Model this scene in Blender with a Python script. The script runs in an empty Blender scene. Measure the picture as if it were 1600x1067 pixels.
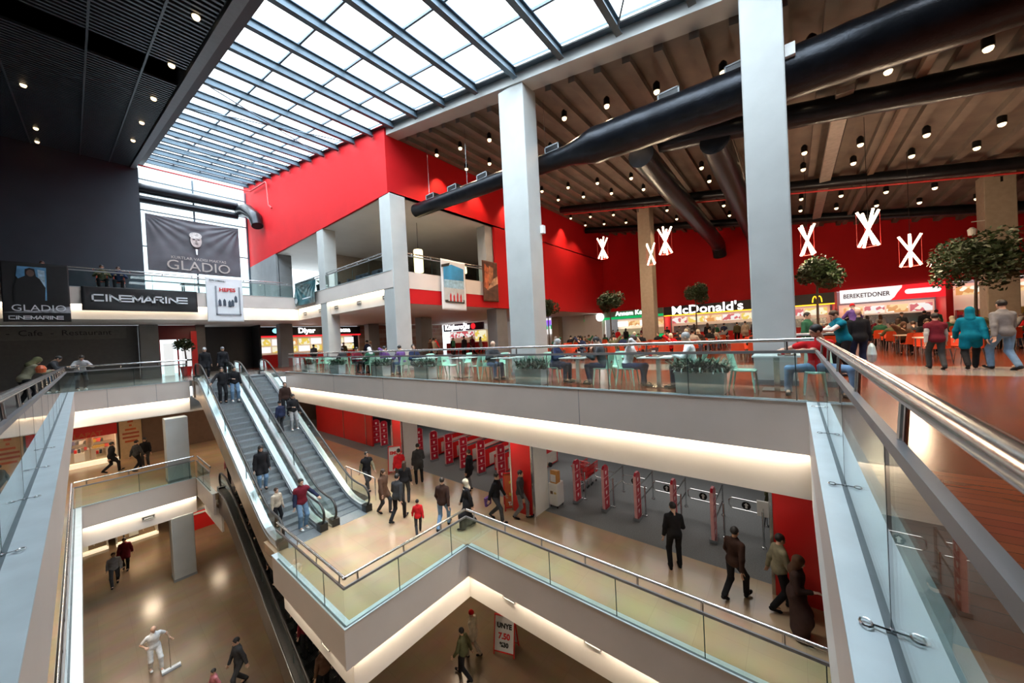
import bpy, math, random
import numpy as np
from mathutils import Vector, Matrix
R = math.radians
S = bpy.context.scene
COL = S.collection
random.seed(7)

# ---------------------------------------------------------------- camera
MCAM = ((0.62691, 0.04094, -0.77802), (-0.77743, -0.03290, -0.62810), (-0.05131, 0.99862, 0.01120))
cam_d = bpy.data.cameras.new('camera')
cam_d.sensor_width = 36; cam_d.lens = 12.2558; cam_d.clip_start = 0.02; cam_d.clip_end = 400
cam = bpy.data.objects.new('camera', cam_d); COL.objects.link(cam)
_m = Matrix(((*MCAM[0], 0.0), (*MCAM[1], 0.0), (*MCAM[2], 1.4), (0, 0, 0, 1)))
cam.matrix_world = _m
S.camera = cam

# ---------------------------------------------------------------- colour management, bounces
S.view_settings.view_transform = 'Standard'; S.view_settings.look = 'None'
S.view_settings.gamma = 1; S.view_settings.use_curve_mapping = False
S.view_settings.exposure = 0.0
S.cycles.max_bounces = 7; S.cycles.diffuse_bounces = 4; S.cycles.glossy_bounces = 3
S.cycles.transmission_bounces = 4; S.cycles.transparent_max_bounces = 24
S.cycles.caustics_reflective = False; S.cycles.caustics_refractive = False
S.cycles.sample_clamp_indirect = 4.0

# ---------------------------------------------------------------- world: bright overcast sky
W = bpy.data.worlds.new('overcast_sky'); S.world = W; W.use_nodes = True
nt = W.node_tree; nt.nodes.clear()
wo = nt.nodes.new('ShaderNodeOutputWorld'); bg = nt.nodes.new('ShaderNodeBackground')
tc = nt.nodes.new('ShaderNodeTexCoord'); nz = nt.nodes.new('ShaderNodeTexNoise'); cr = nt.nodes.new('ShaderNodeValToRGB')
nz.inputs['Scale'].default_value = 3.0; nz.inputs['Detail'].default_value = 4
cr.color_ramp.elements[0].position = 0.3; cr.color_ramp.elements[0].color = (0.62, 0.78, 0.9, 1)
cr.color_ramp.elements[1].position = 0.65; cr.color_ramp.elements[1].color = (0.9, 0.97, 1.0, 1)
nt.links.new(tc.outputs['Generated'], nz.inputs['Vector']); nt.links.new(nz.outputs['Fac'], cr.inputs['Fac'])
nt.links.new(cr.outputs['Color'], bg.inputs['Color']); bg.inputs['Strength'].default_value = 2.4
nt.links.new(bg.outputs[0], wo.inputs[0])

def area(name, loc, size, power, color, rot=(0, 0, 0), sy=None, portal=False, spread=180):
    l = bpy.data.lights.new(name, 'AREA'); l.shape = 'RECTANGLE'; l.size = size; l.size_y = sy or size
    l.energy = power; l.color = color; l.spread = R(spread)
    o = bpy.data.objects.new(name, l); COL.objects.link(o); o.location = loc; o.rotation_euler = rot
    if portal: l.cycles.is_portal = True
    return o
WARM = (1.0, 0.78, 0.55); NEUT = (1.0, 0.92, 0.8)
RS = math.atan(0.18)
# soft daylight of the bright cloud cover falling through the skylight
sun_d = bpy.data.lights.new('cloudy_sun', 'SUN'); sun_d.energy = 29; sun_d.angle = R(100); sun_d.color = (0.88, 0.95, 1.0)
sun = bpy.data.objects.new('cloudy_sun', sun_d); COL.objects.link(sun); sun.rotation_euler = (R(12), R(-17), 0)
# daylight openings
area('sky_portal', (6.6, 16, 12.6), 6.4, 1, (1, 1, 1), (RS, 0, 0), 48, True)
area('window_portal', (6.6, 37.7, 10.5), 6.5, 1, (1, 1, 1), (R(-90), 0, 0), 11, True)
# rows of ceiling luminaires under the slabs (area lights only, no panels are modelled)
for x_, y_ in ((9.2, 3), (9.2, 10), (9.2, 17), (9.4, 25)):
    area('soffit_lamp', (x_, y_ - 1.6, -1.93), 0.12, 16, NEUT, (0, 0, 0), 0.7); area('soffit_lamp', (x_, y_ + 1.6, -1.93), 0.12, 16, NEUT, (0, 0, 0), 0.7)
for x_, y_ in ((14, 3), (14, 10), (14, 17)):
    area('store_lamp', (x_, y_, -1.93), 1.2, 75, (1, 0.95, 0.9), (0, 0, 0), 5.0)
for x_, y_, w_ in ((9.5, 3, 50), (9.5, 11, 60), (2, 29, 90), (0, 18, 30), (5, 29, 50), (-4, 12, 40)):
    area('ground_lamp', (x_, y_, -6.99), 0.6, w_ * 0.75, WARM, (0, 0, 0), 1.2)
for x_, y_, w_ in ((0, 28.5, 60), (5, 29, 60)):
    area('walkway_lamp', (x_, y_, -1.93), 0.5, w_, WARM, (0, 0, 0), 4.0)
for x_, y_, w_ in ((14, 30, 80), (20, 24, 110), (28, 20, 110), (14, 20, 70), (5, 30.5, 25)):
    area('mezzanine_soffit_lamp', (x_, y_, 3.36), 0.6, w_, WARM, (0, 0, 0), 3.0)
for x_, y_, w_ in ((14, 20, 45), (22, 21, 35), (13, 26, 25)):
    area('gallery_lamp', (x_, y_, 8.75), 0.6, w_, WARM, (0, 0, 0), 2.0)

# ---------------------------------------------------------------- materials
MATS = {}
def _new(name):
    m = bpy.data.materials.new(name); m.use_nodes = True
    return m, m.node_tree, m.node_tree.nodes['Principled BSDF']
def mat(name, col, rough=0.5, metal=0.0, var=0.08, scale=6.0, bump=0.0, spec=0.5, coat=0.0):
    if name in MATS: return MATS[name]
    m, t, b = _new(name)
    b.inputs['Roughness'].default_value = rough; b.inputs['Metallic'].default_value = metal
    b.inputs['Specular IOR Level'].default_value = spec
    if coat: b.inputs['Coat Weight'].default_value = coat; b.inputs['Coat Roughness'].default_value = 0.08
    tcn = t.nodes.new('ShaderNodeTexCoord'); n = t.nodes.new('ShaderNodeTexNoise')
    n.inputs['Scale'].default_value = scale; n.inputs['Detail'].default_value = 4
    r = t.nodes.new('ShaderNodeValToRGB')
    r.color_ramp.elements[0].position = 0.3; r.color_ramp.elements[1].position = 0.7
    r.color_ramp.elements[0].color = (*[max(0, c * (1 - var)) for c in col], 1)
    r.color_ramp.elements[1].color = (*[min(1, c * (1 + var)) for c in col], 1)
    t.links.new(tcn.outputs['Object'], n.inputs['Vector']); t.links.new(n.outputs['Fac'], r.inputs['Fac'])
    t.links.new(r.outputs['Color'], b.inputs['Base Color'])
    if bump:
        bp = t.nodes.new('ShaderNodeBump'); bp.inputs['Strength'].default_value = bump; bp.inputs['Distance'].default_value = 0.02
        n2 = t.nodes.new('ShaderNodeTexNoise'); n2.inputs['Scale'].default_value = scale * 6
        t.links.new(tcn.outputs['Object'], n2.inputs['Vector'])
        t.links.new(n2.outputs['Fac'], bp.inputs['Height']); t.links.new(bp.outputs['Normal'], b.inputs['Normal'])
    MATS[name] = m; return m
def emit(name, col, strength, base=None):
    if name in MATS: return MATS[name]
    m, t, b = _new(name)
    b.inputs['Base Color'].default_value = (*(base or col), 1); b.inputs['Roughness'].default_value = 0.4
    b.inputs['Emission Color'].default_value = (*col, 1); b.inputs['Emission Strength'].default_value = strength
    MATS[name] = m; return m
def glass(name, tint=(0.86, 0.94, 0.92), f0=0.05, haze=0.0):
    if name in MATS: return MATS[name]
    m = bpy.data.materials.new(name); m.use_nodes = True; t = m.node_tree; t.nodes.clear()
    o = t.nodes.new('ShaderNodeOutputMaterial'); mx = t.nodes.new('ShaderNodeMixShader')
    tr = t.nodes.new('ShaderNodeBsdfTransparent'); gl = t.nodes.new('ShaderNodeBsdfGlossy')
    lw = t.nodes.new('ShaderNodeLayerWeight'); lw.inputs['Blend'].default_value = 0.5
    pw = t.nodes.new('ShaderNodeMath'); pw.operation = 'POWER'; pw.inputs[1].default_value = 5
    ma = t.nodes.new('ShaderNodeMath'); ma.operation = 'MULTIPLY_ADD'; ma.inputs[1].default_value = 1 - f0; ma.inputs[2].default_value = f0
    tr.inputs[0].default_value = (*tint, 1); gl.inputs['Roughness'].default_value = 0.0; gl.inputs[0].default_value = (1, 1, 1, 1)
    t.links.new(lw.outputs['Facing'], pw.inputs[0]); t.links.new(pw.outputs[0], ma.inputs[0]); t.links.new(ma.outputs[0], mx.inputs[0])
    src = tr
    if haze:
        m2 = t.nodes.new('ShaderNodeMixShader'); tl = t.nodes.new('ShaderNodeBsdfTranslucent'); tl.inputs[0].default_value = (1, 1, 1, 1)
        m2.inputs[0].default_value = haze
        t.links.new(tr.outputs[0], m2.inputs[1]); t.links.new(tl.outputs[0], m2.inputs[2]); src = m2
    t.links.new(src.outputs[0], mx.inputs[1]); t.links.new(gl.outputs[0], mx.inputs[2]); t.links.new(mx.outputs[0], o.inputs[0])
    MATS[name] = m; return m
def tiles(name, c1, c2, grout, w, h, rough, axis='XY', offset=0.0, mortar=0.006, coat=0.0, turn=0, gvar=None):
    """planks or tiles, procedural brick pattern in object space"""
    if name in MATS: return MATS[name]
    m, t, b = _new(name)
    tcn = t.nodes.new('ShaderNodeTexCoord'); mp = t.nodes.new('ShaderNodeMapping')
    br = t.nodes.new('ShaderNodeTexBrick'); br.offset = offset
    br.inputs['Color1'].default_value = (*c1, 1); br.inputs['Color2'].default_value = (*c2, 1); br.inputs['Mortar'].default_value = (*grout, 1)
    br.inputs['Scale'].default_value = 1; br.inputs['Mortar Size'].default_value = mortar
    br.inputs['Brick Width'].default_value = w; br.inputs['Row Height'].default_value = h
    if axis == 'XZ': mp.inputs['Rotation'].default_value = (R(90), 0, 0)
    if axis == 'YZ': mp.inputs['Rotation'].default_value = (R(90), 0, R(90))
    if turn: mp.inputs['Rotation'].default_value = (0, 0, R(turn))
    n = t.nodes.new('ShaderNodeTexNoise'); n.inputs['Scale'].default_value = 1.3; n.inputs['Detail'].default_value = 5
    mix = t.nodes.new('ShaderNodeMix'); mix.data_type = 'RGBA'; mix.blend_type = 'MULTIPLY'; mix.inputs[0].default_value = 0.35
    t.links.new(tcn.outputs['Object'], mp.inputs['Vector']); t.links.new(mp.outputs[0], br.inputs['Vector'])
    t.links.new(tcn.outputs['Object'], n.inputs['Vector'])
    t.links.new(br.outputs['Color'], mix.inputs[6]); t.links.new(n.outputs['Color'], mix.inputs[7])
    t.links.new(mix.outputs[2], b.inputs['Base Color'])
    b.inputs['Roughness'].default_value = rough; b.inputs['Specular IOR Level'].default_value = 0.35
    MATS[name] = m; return m

M_conc = mat('pale_concrete', (0.46, 0.475, 0.465), 0.6, var=0.05, scale=1.5, bump=0.1)
M_dconc = mat('dark_painted_concrete', (0.20, 0.21, 0.22), 0.6, var=0.08, scale=1.5)
M_fasc = mat('grey_cladding', (0.68, 0.60, 0.55), 0.4, 0.05, var=0.04, scale=0.8)
M_cream = mat('cream_plaster', (0.84, 0.78, 0.73), 0.6, var=0.03, scale=1.0)
M_white = mat('white_plaster', (0.80, 0.79, 0.76), 0.6, var=0.03, scale=1.0)
M_ledge = mat('pale_blue_ledge', (0.60, 0.70, 0.74), 0.4, 0.2, var=0.07, scale=3)
M_steel = mat('brushed_steel', (0.62, 0.63, 0.64), 0.22, 1.0, var=0.05, scale=30)
M_dsteel = mat('blue_grey_steel', (0.075, 0.115, 0.15), 0.42, 0.3, var=0.1, scale=4)
M_red = mat('red_paint', (0.56, 0.011, 0.015), 0.6, var=0.06, scale=0.7, spec=0.2)
M_redp = mat('red_panel', (0.66, 0.02, 0.02), 0.3, var=0.03, scale=2)
M_black = mat('black_metal', (0.012, 0.012, 0.014), 0.35, 0.3, var=0.1, scale=5)
M_duct = mat('black_duct_foil', (0.012, 0.014, 0.019), 0.3, 0.6, var=0.3, scale=3, bump=0.25)
M_dark = mat('dark_wall', (0.026, 0.034, 0.048), 0.6, var=0.1, scale=0.7)
M_slat = mat('grey_slat_metal', (0.07, 0.09, 0.11), 0.4, 0.5, var=0.1, scale=4)
M_deck = mat('brown_concrete_deck', (0.15, 0.12, 0.10), 0.75, var=0.22, scale=1.2, bump=0.3)
M_glass = glass('balustrade_glass')
M_clear = glass('clear_glass', (0.96, 0.98, 0.98))
M_sky = glass('skylight_glass', (0.93, 0.97, 1.0), 0.04, 0.25)
M_wood = tiles('red_wood_planks', (0.26, 0.060, 0.022), (0.18, 0.04, 0.016), (0.08, 0.02, 0.01), 1.6, 0.12, 0.2, offset=0.5, mortar=0.003, turn=90)
M_stone = tiles('grey_stone_tiles', (0.36, 0.33, 0.31), (0.32, 0.30, 0.28), (0.2, 0.18, 0.17), 0.6, 0.6, 0.18, mortar=0.004)
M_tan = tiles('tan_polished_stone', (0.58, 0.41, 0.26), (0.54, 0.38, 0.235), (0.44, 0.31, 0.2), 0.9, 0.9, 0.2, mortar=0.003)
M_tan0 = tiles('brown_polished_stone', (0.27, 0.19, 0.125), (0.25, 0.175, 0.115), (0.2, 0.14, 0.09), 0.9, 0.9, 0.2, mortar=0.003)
M_carp = mat('dark_grey_carpet', (0.17, 0.18, 0.185), 0.9, var=0.15, scale=30)
M_cove = emit('cove_light', (1.0, 0.86, 0.66), 42.0)
M_bronze = mat('bronze_panel', (0.50, 0.40, 0.30), 0.3, 0.6, var=0.15, scale=1.2)
M_step_shade = mat('shaded_step_metal', (0.05, 0.05, 0.052), 0.5, 0.4, var=0.1, scale=20)  # copy of the step metal with the lower escalator's shade in its colour
M_rub = mat('black_rubber', (0.012, 0.012, 0.013), 0.35)
M_step = mat('grooved_step_metal', (0.36, 0.39, 0.41), 0.4, 0.7, var=0.1, scale=20)
M_paint = mat('white_enamel', (0.85, 0.85, 0.83), 0.35, var=0.02)

# ---------------------------------------------------------------- mesh helpers
class MB:
    def __init__(s): s.v = []; s.f = []; s.m = []; s.mats = []; s.cur = 0
    def use(s, m):
        if m not in s.mats: s.mats.append(m)
        s.cur = s.mats.index(m); return s
    def add(s, vs, fs):
        n = len(s.v); s.v += [tuple(v) for v in vs]
        for f in fs: s.f.append(tuple(n + i for i in f)); s.m.append(s.cur)
        return s
    def box(s, x0, x1, y0, y1, z0, z1, T=None):
        vs = [(x, y, z) for z in (z0, z1) for y in (y0, y1) for x in (x0, x1)]
        if T is not None: vs = [T @ Vector(v) for v in vs]
        return s.add(vs, [(0, 2, 3, 1), (4, 5, 7, 6), (0, 1, 5, 4), (2, 6, 7, 3), (0, 4, 6, 2), (1, 3, 7, 5)])
    def hexa(s, p):  # 8 points: bottom 4 (ccw) then top 4
        return s.add(p, [(3, 2, 1, 0), (4, 5, 6, 7), (0, 1, 5, 4), (1, 2, 6, 5), (2, 3, 7, 6), (3, 0, 4, 7)])
    def prism(s, poly, lo, hi, axis='Y'):
        n = len(poly)
        def P(a, b, t): return {'Y': (a, t, b), 'X': (t, a, b), 'Z': (a, b, t)}[axis]
        vs = [P(a, b, lo) for a, b in poly] + [P(a, b, hi) for a, b in poly]
        fs = [tuple(range(n))[::-1], tuple(range(n, 2 * n))] + [(i, (i + 1) % n, n + (i + 1) % n, n + i) for i in range(n)]
        return s.add(vs, fs)
    def tube(s, pts, r, n=10, caps=True, radii=None, flat=1.0):
        pts = [Vector(p) for p in pts]; k = len(pts); rings = []
        up = None
        for i, p in enumerate(pts):
            t = (pts[min(i + 1, k - 1)] - pts[max(i - 1, 0)]).normalized()
            if up is None: up = Vector((0, 0, 1)) if abs(t.z) < 0.9 else Vector((1, 0, 0))
            a = t.cross(up)
            if a.length < 1e-6: a = t.cross(Vector((0, 1, 0)))
            a.normalize(); b = a.cross(t).normalized(); up = b
            rr = radii[i] if radii else r
            rings.append([p + a * rr * math.cos(2 * math.pi * j / n) + b * rr * flat * math.sin(2 * math.pi * j / n) for j in range(n)])
        base = len(s.v); s.v += [tuple(v) for rg in rings for v in rg]
        for i in range(k - 1):
            for j in range(n):
                s.f.append((base + i * n + j, base + i * n + (j + 1) % n, base + (i + 1) * n + (j + 1) % n, base + (i + 1) * n + j)); s.m.append(s.cur)
        if caps:
            s.f.append(tuple(base + j for j in range(n))[::-1]); s.m.append(s.cur)
            s.f.append(tuple(base + (k - 1) * n + j for j in range(n))); s.m.append(s.cur)
        return s
    def lathe(s, prof, n=16, c=(0, 0, 0), sx=1, sy=1):
        base = len(s.v)
        for r, z in prof:
            for j in range(n):
                a = 2 * math.pi * j / n; s.v.append((c[0] + r * sx * math.cos(a), c[1] + r * sy * math.sin(a), c[2] + z))
        for i in range(len(prof) - 1):
            for j in range(n):
                s.f.append((base + i * n + j, base + i * n + (j + 1) % n, base + (i + 1) * n + (j + 1) % n, base + (i + 1) * n + j)); s.m.append(s.cur)
        s.f.append(tuple(base + j for j in range(n))[::-1]); s.m.append(s.cur)
        e = base + (len(prof) - 1) * n
        s.f.append(tuple(e + j for j in range(n))); s.m.append(s.cur)
        return s
    def mesh(s, name, smooth=False):
        me = bpy.data.meshes.new(name); me.from_pydata(s.v, [], s.f)
        for m in s.mats: me.materials.append(m)
        if len(s.mats) > 1: me.polygons.foreach_set('material_index', s.m)
        if smooth: me.polygons.foreach_set('use_smooth', [True] * len(s.f)); me.update(); me.set_sharp_from_angle(angle=R(smooth if smooth is not True else 40))
        me.update(); return me
    def build(s, name, m=None, parent=None, smooth=False, loc=None, rz=0):
        if m is not None and not s.mats: s.mats = [m]
        return link(name, s.mesh(name, smooth), parent, loc, rz)
def link(name, data, parent=None, loc=None, rz=0):
    o = bpy.data.objects.new(name, data); COL.objects.link(o)
    if parent: o.parent = parent
    if loc: o.location = loc
    if rz: o.rotation_euler.z = rz
    return o
def empty(name, loc=(0, 0, 0), rz=0): return link(name, None, None, loc, rz)
def tag(o, label, cat, group=None, kind=None):
    o['label'] = label; o['category'] = cat
    if group: o['group'] = group
    if kind: o['kind'] = kind
    return o
def struct(o, label=None, cat=None):
    o['kind'] = 'structure'
    if label: o['label'] = label
    if cat: o['category'] = cat
    return o
def copy_tree(o, parent=None):
    c = o.copy(); COL.objects.link(c); c.parent = parent
    for ch in o.children: copy_tree(ch, c)
    return c
def at(o, x, y, z, rz=0, sc=None):
    o.location = (x, y, z); o.rotation_euler.z = rz
    if sc: o.scale = (sc, sc, sc)
    return o
def B(*a): return MB().box(*a)
TXT = {}
def text_mesh(body, size, ext=0.01, bold=0.0, squash=1.0, spacing=1.0):
    key = (body, size, ext, bold, spacing)
    if key in TXT: return TXT[key]
    cu = bpy.data.curves.new('lettering', 'FONT'); cu.body = body; cu.size = size; cu.extrude = ext; cu.offset = bold
    cu.align_x = 'CENTER'; cu.align_y = 'CENTER'; cu.resolution_u = 3; cu.space_character = spacing
    o = bpy.data.objects.new('lettering', cu); COL.objects.link(o)
    me = bpy.data.meshes.new_from_object(o.evaluated_get(bpy.context.evaluated_depsgraph_get()))
    bpy.data.objects.remove(o); bpy.data.curves.remove(cu); me.name = 'lettering'
    TXT[key] = me; return me
# facing: '-Y' reads from smaller y, '-X' reads from smaller x
def text(body, size, loc, facing, m, parent=None, ext=0.01, bold=0.0, sx=1.0, tilt=0, name='lettering', spacing=1.0):
    me = text_mesh(body, size, ext, bold, spacing=spacing).copy()
    me.materials.clear(); me.materials.append(m)
    o = link(name, me, parent)
    rz = {'-Y': 0, '-X': -90, '+X': 90, '+Y': 180}[facing]
    o.rotation_euler = (R(90), R(tilt), R(rz)) if not tilt else (Matrix.Rotation(R(rz), 3, 'Z') @ Matrix.Rotation(R(90), 3, 'X') @ Matrix.Rotation(R(tilt), 3, 'Z')).to_euler()
    o.location = loc; o.scale = (sx, 1, 1)
    return o
# ================================================================ SETTING
def roof(y): return 8.97 + 0.18 * y
tn = [0]
def trim(mb, m=None, **k):
    tn[0] += 1
    return struct(mb.build('trim_%d' % tn[0], m, **k))
L3 = 5.05
# --- floors (slabs)
def floor(x0, x1, y0, y1, z, m, th=0.3, name='floor'):
    return struct(B(x0, x1, y0, y1, z - th, z).build(name, m))
floor(8.09, 12.7, -14, 37, 0, M_wood); floor(12.7, 14.9, -14, 37, 0, M_stone); floor(14.9, 36.6, -14, 37, 0, M_wood)
floor(-12, 8.09, -14, -0.25, 0, M_wood); floor(-12, -0.34, -0.25, 24.89, 0, M_stone); floor(-12, 8.09, 24.89, 37, 0, M_stone)
floor(7.39, 10.45, -14, 33.5, -5, M_tan); floor(10.45, 22, -14, 33.5, -5, M_carp)
floor(3.59, 7.39, 8.19, 14.0, -5, M_tan); floor(3.59, 7.39, 20.7, 24.39, -5, M_tan); floor(-12, 7.39, 24.39, 33.5, -5, M_tan)
floor(-12, -0.34, -14, 24.39, -5, M_tan)
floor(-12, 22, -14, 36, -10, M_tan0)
floor(9.89, 34.6, 15.36, 36, L3, M_stone); floor(-12, 9.89, 27.69, 37.3, L3, M_stone)
# --- soffits
def ceil(x0, x1, y0, y1, z, m=M_white, th=0.1): return struct(B(x0, x1, y0, y1, z, z + th).build('ceiling', m))
ceil(8.32, 22, -14, 33.5, -1.84); ceil(-12, 8.32, 25.12, 33.5, -1.66); ceil(-12, -0.57, -0.48, 25.12, -1.84); ceil(-12, 8.32, -14, -0.48, -1.84)
ceil(7.62, 22, -14, 33.5, -6.84); ceil(3.82, 7.62, 8.42, 12.9, -6.84); ceil(-12, 7.62, 24.62, 33.5, -6.84); ceil(-12, -0.57, -14, 24.62, -6.84)
ceil(10.12, 34.6, 15.45, 36, 3.45); ceil(-12, 10.12, 27.92, 36, 3.45)
ceil(9.9, 34.6, 15.3, 36, 8.83)
# --- slab edges: grey cladding above, lit cream band below
def edge(x0, y0, x1, y1, z, nx, ny, hg=0.95, hc=0.9, ledge=0.0, cream=M_cream, lit=True, ends=(0, 0), ce=(.3, .3), rec=.26):
    """edge line from (x0,y0) to (x1,y1); (nx,ny) points out over the void"""
    def slab(a, b, z0, z1, m, e=(0, 0)):
        dx = (x1 - x0, y1 - y0); L = math.hypot(*dx); ux, uy = dx[0] / L, dx[1] / L
        xs = [x0 - ux * e[0] + nx * a, x1 + ux * e[1] + nx * a, x0 - ux * e[0] + nx * b, x1 + ux * e[1] + nx * b]
        ys = [y0 - uy * e[0] + ny * a, y1 + uy * e[1] + ny * a, y0 - uy * e[0] + ny * b, y1 + uy * e[1] + ny * b]
        return trim(B(min(xs), max(xs), min(ys), max(ys), z0, z1), m)
    g = slab(-0.10, 0.0, z - hg, z - 0.012, M_fasc, ends)
    c = slab(-0.08 - rec, -rec, z - hg - hc, z - hg + (0.1 if rec > .1 else 0), cream, ce)
    # capping ledge
    slab(-0.10 - ledge, 0.02, z - 0.012, z + 0.006 - tn[0] * 2e-5, M_ledge, ends)
    if lit:
        dx = (x1 - x0, y1 - y0); L = math.hypot(*dx); ux, uy = dx[0] / L, dx[1] / L
        e0, e1 = min(ce[0], 0), min(ce[1], 0)
        pa = (x0 - ux * e0 + nx * -0.20, y0 - uy * e0 + ny * -0.20); pb = (x1 + ux * e1 + nx * -0.11, y1 + uy * e1 + ny * -0.11)
        trim(B(min(pa[0], pb[0]), max(pa[0], pb[0]), min(pa[1], pb[1]), max(pa[1], pb[1]), z - hg + 0.03, z - hg + 0.05), M_cove)
edge(8.0, -0.16, 8.0, 24.8, 0, -1, 0, ledge=0.05)
edge(-0.25, -0.16, 8.0, -0.16, 0, 0, 1, ledge=0.27, rec=.004, lit=False, cream=M_paint, ce=(0, 0))
edge(-0.25, -0.16, -0.25, 24.8, 0, 1, 0, ledge=0.31)
edge(-0.25, 24.8, 3.55, 24.8, 0, 0, -1, ledge=0.05, hg=.9, hc=.72, ce=(.3, 0))
edge(7.3, -2, 7.3, 8.1, -5, -1, 0, ledge=0.08, ce=(0, .3))
edge(3.5, 8.1, 7.3, 8.1, -5, 0, -1, ledge=0.08, ends=(.02, 0), ce=(-.26, .3))
edge(3.5, 8.1, 3.5, 12.9, -5, -1, 0, ledge=0.08, ends=(-.1, 0), ce=(-.345, 0))
edge(-0.25, -1, -0.25, 24.3, -5, 1, 0, ledge=0.25, lit=False, cream=M_fasc, ce=(0, .3))
edge(-0.25, 24.3, 3.5, 24.3, -5, 0, -1, ledge=0.05, ce=(.3, 0))
edge(3.5, 20.7, 3.5, 24.2, -5, -1, 0, ledge=0.08, lit=False, ce=(0, 0))
edge(9.8, 15.25, 9.8, 27.6, L3, -1, 0, ends=(-.1, 0), hg=0.86, hc=0.75, ledge=0.05, ce=(-.1, .3))
edge(-12, 27.6, 9.8, 27.6, L3, 0, -1, hg=0.86, hc=0.75, ledge=0.05, ce=(0, .3))
trim(B(9.8, 17.6, 15.25, 15.35, L3 - 0.86, L3), M_fasc)
trim(B(10.7, 17.6, 15.27, 15.36, 3.42, L3 - 0.86), M_red)
# cladding joints on the long food court edge
for y_ in (4.35, 9.0, 13.6, 18.2): trim(B(7.995, 8.0, y_, y_ + 0.012, -0.95, -0.02), M_dconc)
for x_ in (0.7, 2.3): trim(B(x_, x_ + 0.012, 24.795, 24.8, -0.95, -0.02), M_dconc)
# --- upper red walls
def poly_wall(pts, axis, lo, hi, m, name): return struct(MB().prism(pts, lo, hi, axis).build(name, m))
poly_wall([(15.3, 8.83), (38, 8.83), (38, roof(38) + 0.5), (15.3, roof(15.3) + 0.5)], 'X', 9.8, 9.95, M_red, 'wall_right')
poly_wall([(31, L3), (38, L3), (38, 8.83), (31, 8.83)], 'X', 9.8, 9.95, M_dconc, 'wall_right')
poly_wall([(9.95, 8.83), (34.6, 8.83), (34.6, 13.5), (9.95, 13.5)], 'Y', 15.3, 15.42, M_red, 'wall_side')
poly_wall([(17.6, 3.42), (34.6, 3.42), (34.6, 8.83), (17.6, 8.83)], 'Y', 15.25, 15.42, M_red, 'wall_side')
poly_wall([(-14, 3.5), (15.3, 3.5), (15.3, roof(15.3)), (-14, roof(-14))], 'X', 34.6, 34.8, M_red, 'wall_back')
struct(B(34.6, 34.8, 15.3, 36, 0, 8.83).build('wall_back', M_white))
struct(B(36.6, 36.8, -14, 26, 0, 3.6).build('wall_back', M_dconc))
struct(B(-12, 3.1, 36, 36.2, L3, 16.2).build('wall_far', M_dark))
struct(B(-12.2, -12, -14, 38, -10, 16.2).build('wall_left', M_dark))
struct(B(-12.2, 36.8, -14.2, -14, -10, 9).build('wall_near', M_dark))
# mezzanine gallery back walls
struct(B(12.2, 34.6, 28.5, 28.6, L3, 8.83).build('wall_gallery', mat('warm_grey_wall', (0.34, 0.30, 0.26), 0.6)))
# upper-level far walls
M_taupe = mat('taupe_wall', (0.13, 0.125, 0.12), 0.6)
struct(B(-12, 2.4, 33.0, 33.2, 0, 3.42).build('wall_far', M_taupe))
struct(B(5.2, 5.7, 32.9, 33.3, 0, 3.45).build('wall_far', M_taupe))
struct(B(17.4, 28.0, 33.5, 33.7, 0, 3.42).build('wall_far', tiles('picture_tiles', (0.30, 0.13, 0.09), (0.5, 0.42, 0.34), (0.4, 0.34, 0.28), 1.0, 0.42, 0.5, 'XZ', 0.5, 0.03)))
struct(B(9.0, 9.12, 33.1, 36.5, 0, 3.45).build('wall_far', M_black)); struct(B(5.2, 22, 36.4, 36.6, 0, 3.45).build('wall_far', M_black))
# ground and first floor far walls
struct(B(2.35, 22, 33.4, 33.6, -5, -1.9).build('wall_far', mat('brown_panelling', (0.16, 0.10, 0.07), 0.5)))
struct(B(-12, 22, 36, 36.2, -10, -1.9).build('wall_far', mat('brown_panelling', (0.16, 0.10, 0.07), 0.5)))
struct(B(22, 22.2, -14, 36, -10, -1.9).build('wall_store', mat('store_wall', (0.5, 0.5, 0.48), 0.6)))
# --- food court deck ceiling: ribs run away from the atrium
d = MB().use(M_deck)
def sl(x0, x1, y0, y1, h0, h1): # slab following the slope, bottom at roof+h0
    return [(x0, y0, roof(y0) + h0), (x1, y0, roof(y0) + h0), (x1, y1, roof(y1) + h0), (x0, y1, roof(y1) + h0),
            (x0, y0, roof(y0) + h1), (x1, y0, roof(y0) + h1), (x1, y1, roof(y1) + h1), (x0, y1, roof(y1) + h1)]
d.hexa(sl(10.55, 34.7, -14, 15.4, 0.0, 0.2))
struct(d.build('ceiling', M_deck))
k = 0; y_ = -13.8
d = MB().use(M_deck)
while y_ < 15.2:
    d.hexa(sl(10.55, 34.6, y_, min(y_ + 0.24, 15.3), -0.22, 0.0)); y_ += 0.91
trim(d, M_deck)
d = MB(); d.hexa(sl(-12, 9.0, -14, -1.2, 0.4, 0.6)); struct(d.build('ceiling', M_dark))
# --- concrete edge beam and gutter
d = MB(); d.hexa(sl(9.9, 10.56, -14, 15.3, -0.02, 0.55)); trim(d, M_conc)
d = MB(); d.hexa(sl(9.62, 9.9, -14, 38, 0.32, 0.62)); trim(d, M_dsteel)
d = MB(); d.hexa(sl(9.60, 9.66, -14, 38, 0.30, 0.34)); trim(d, M_steel)
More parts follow.
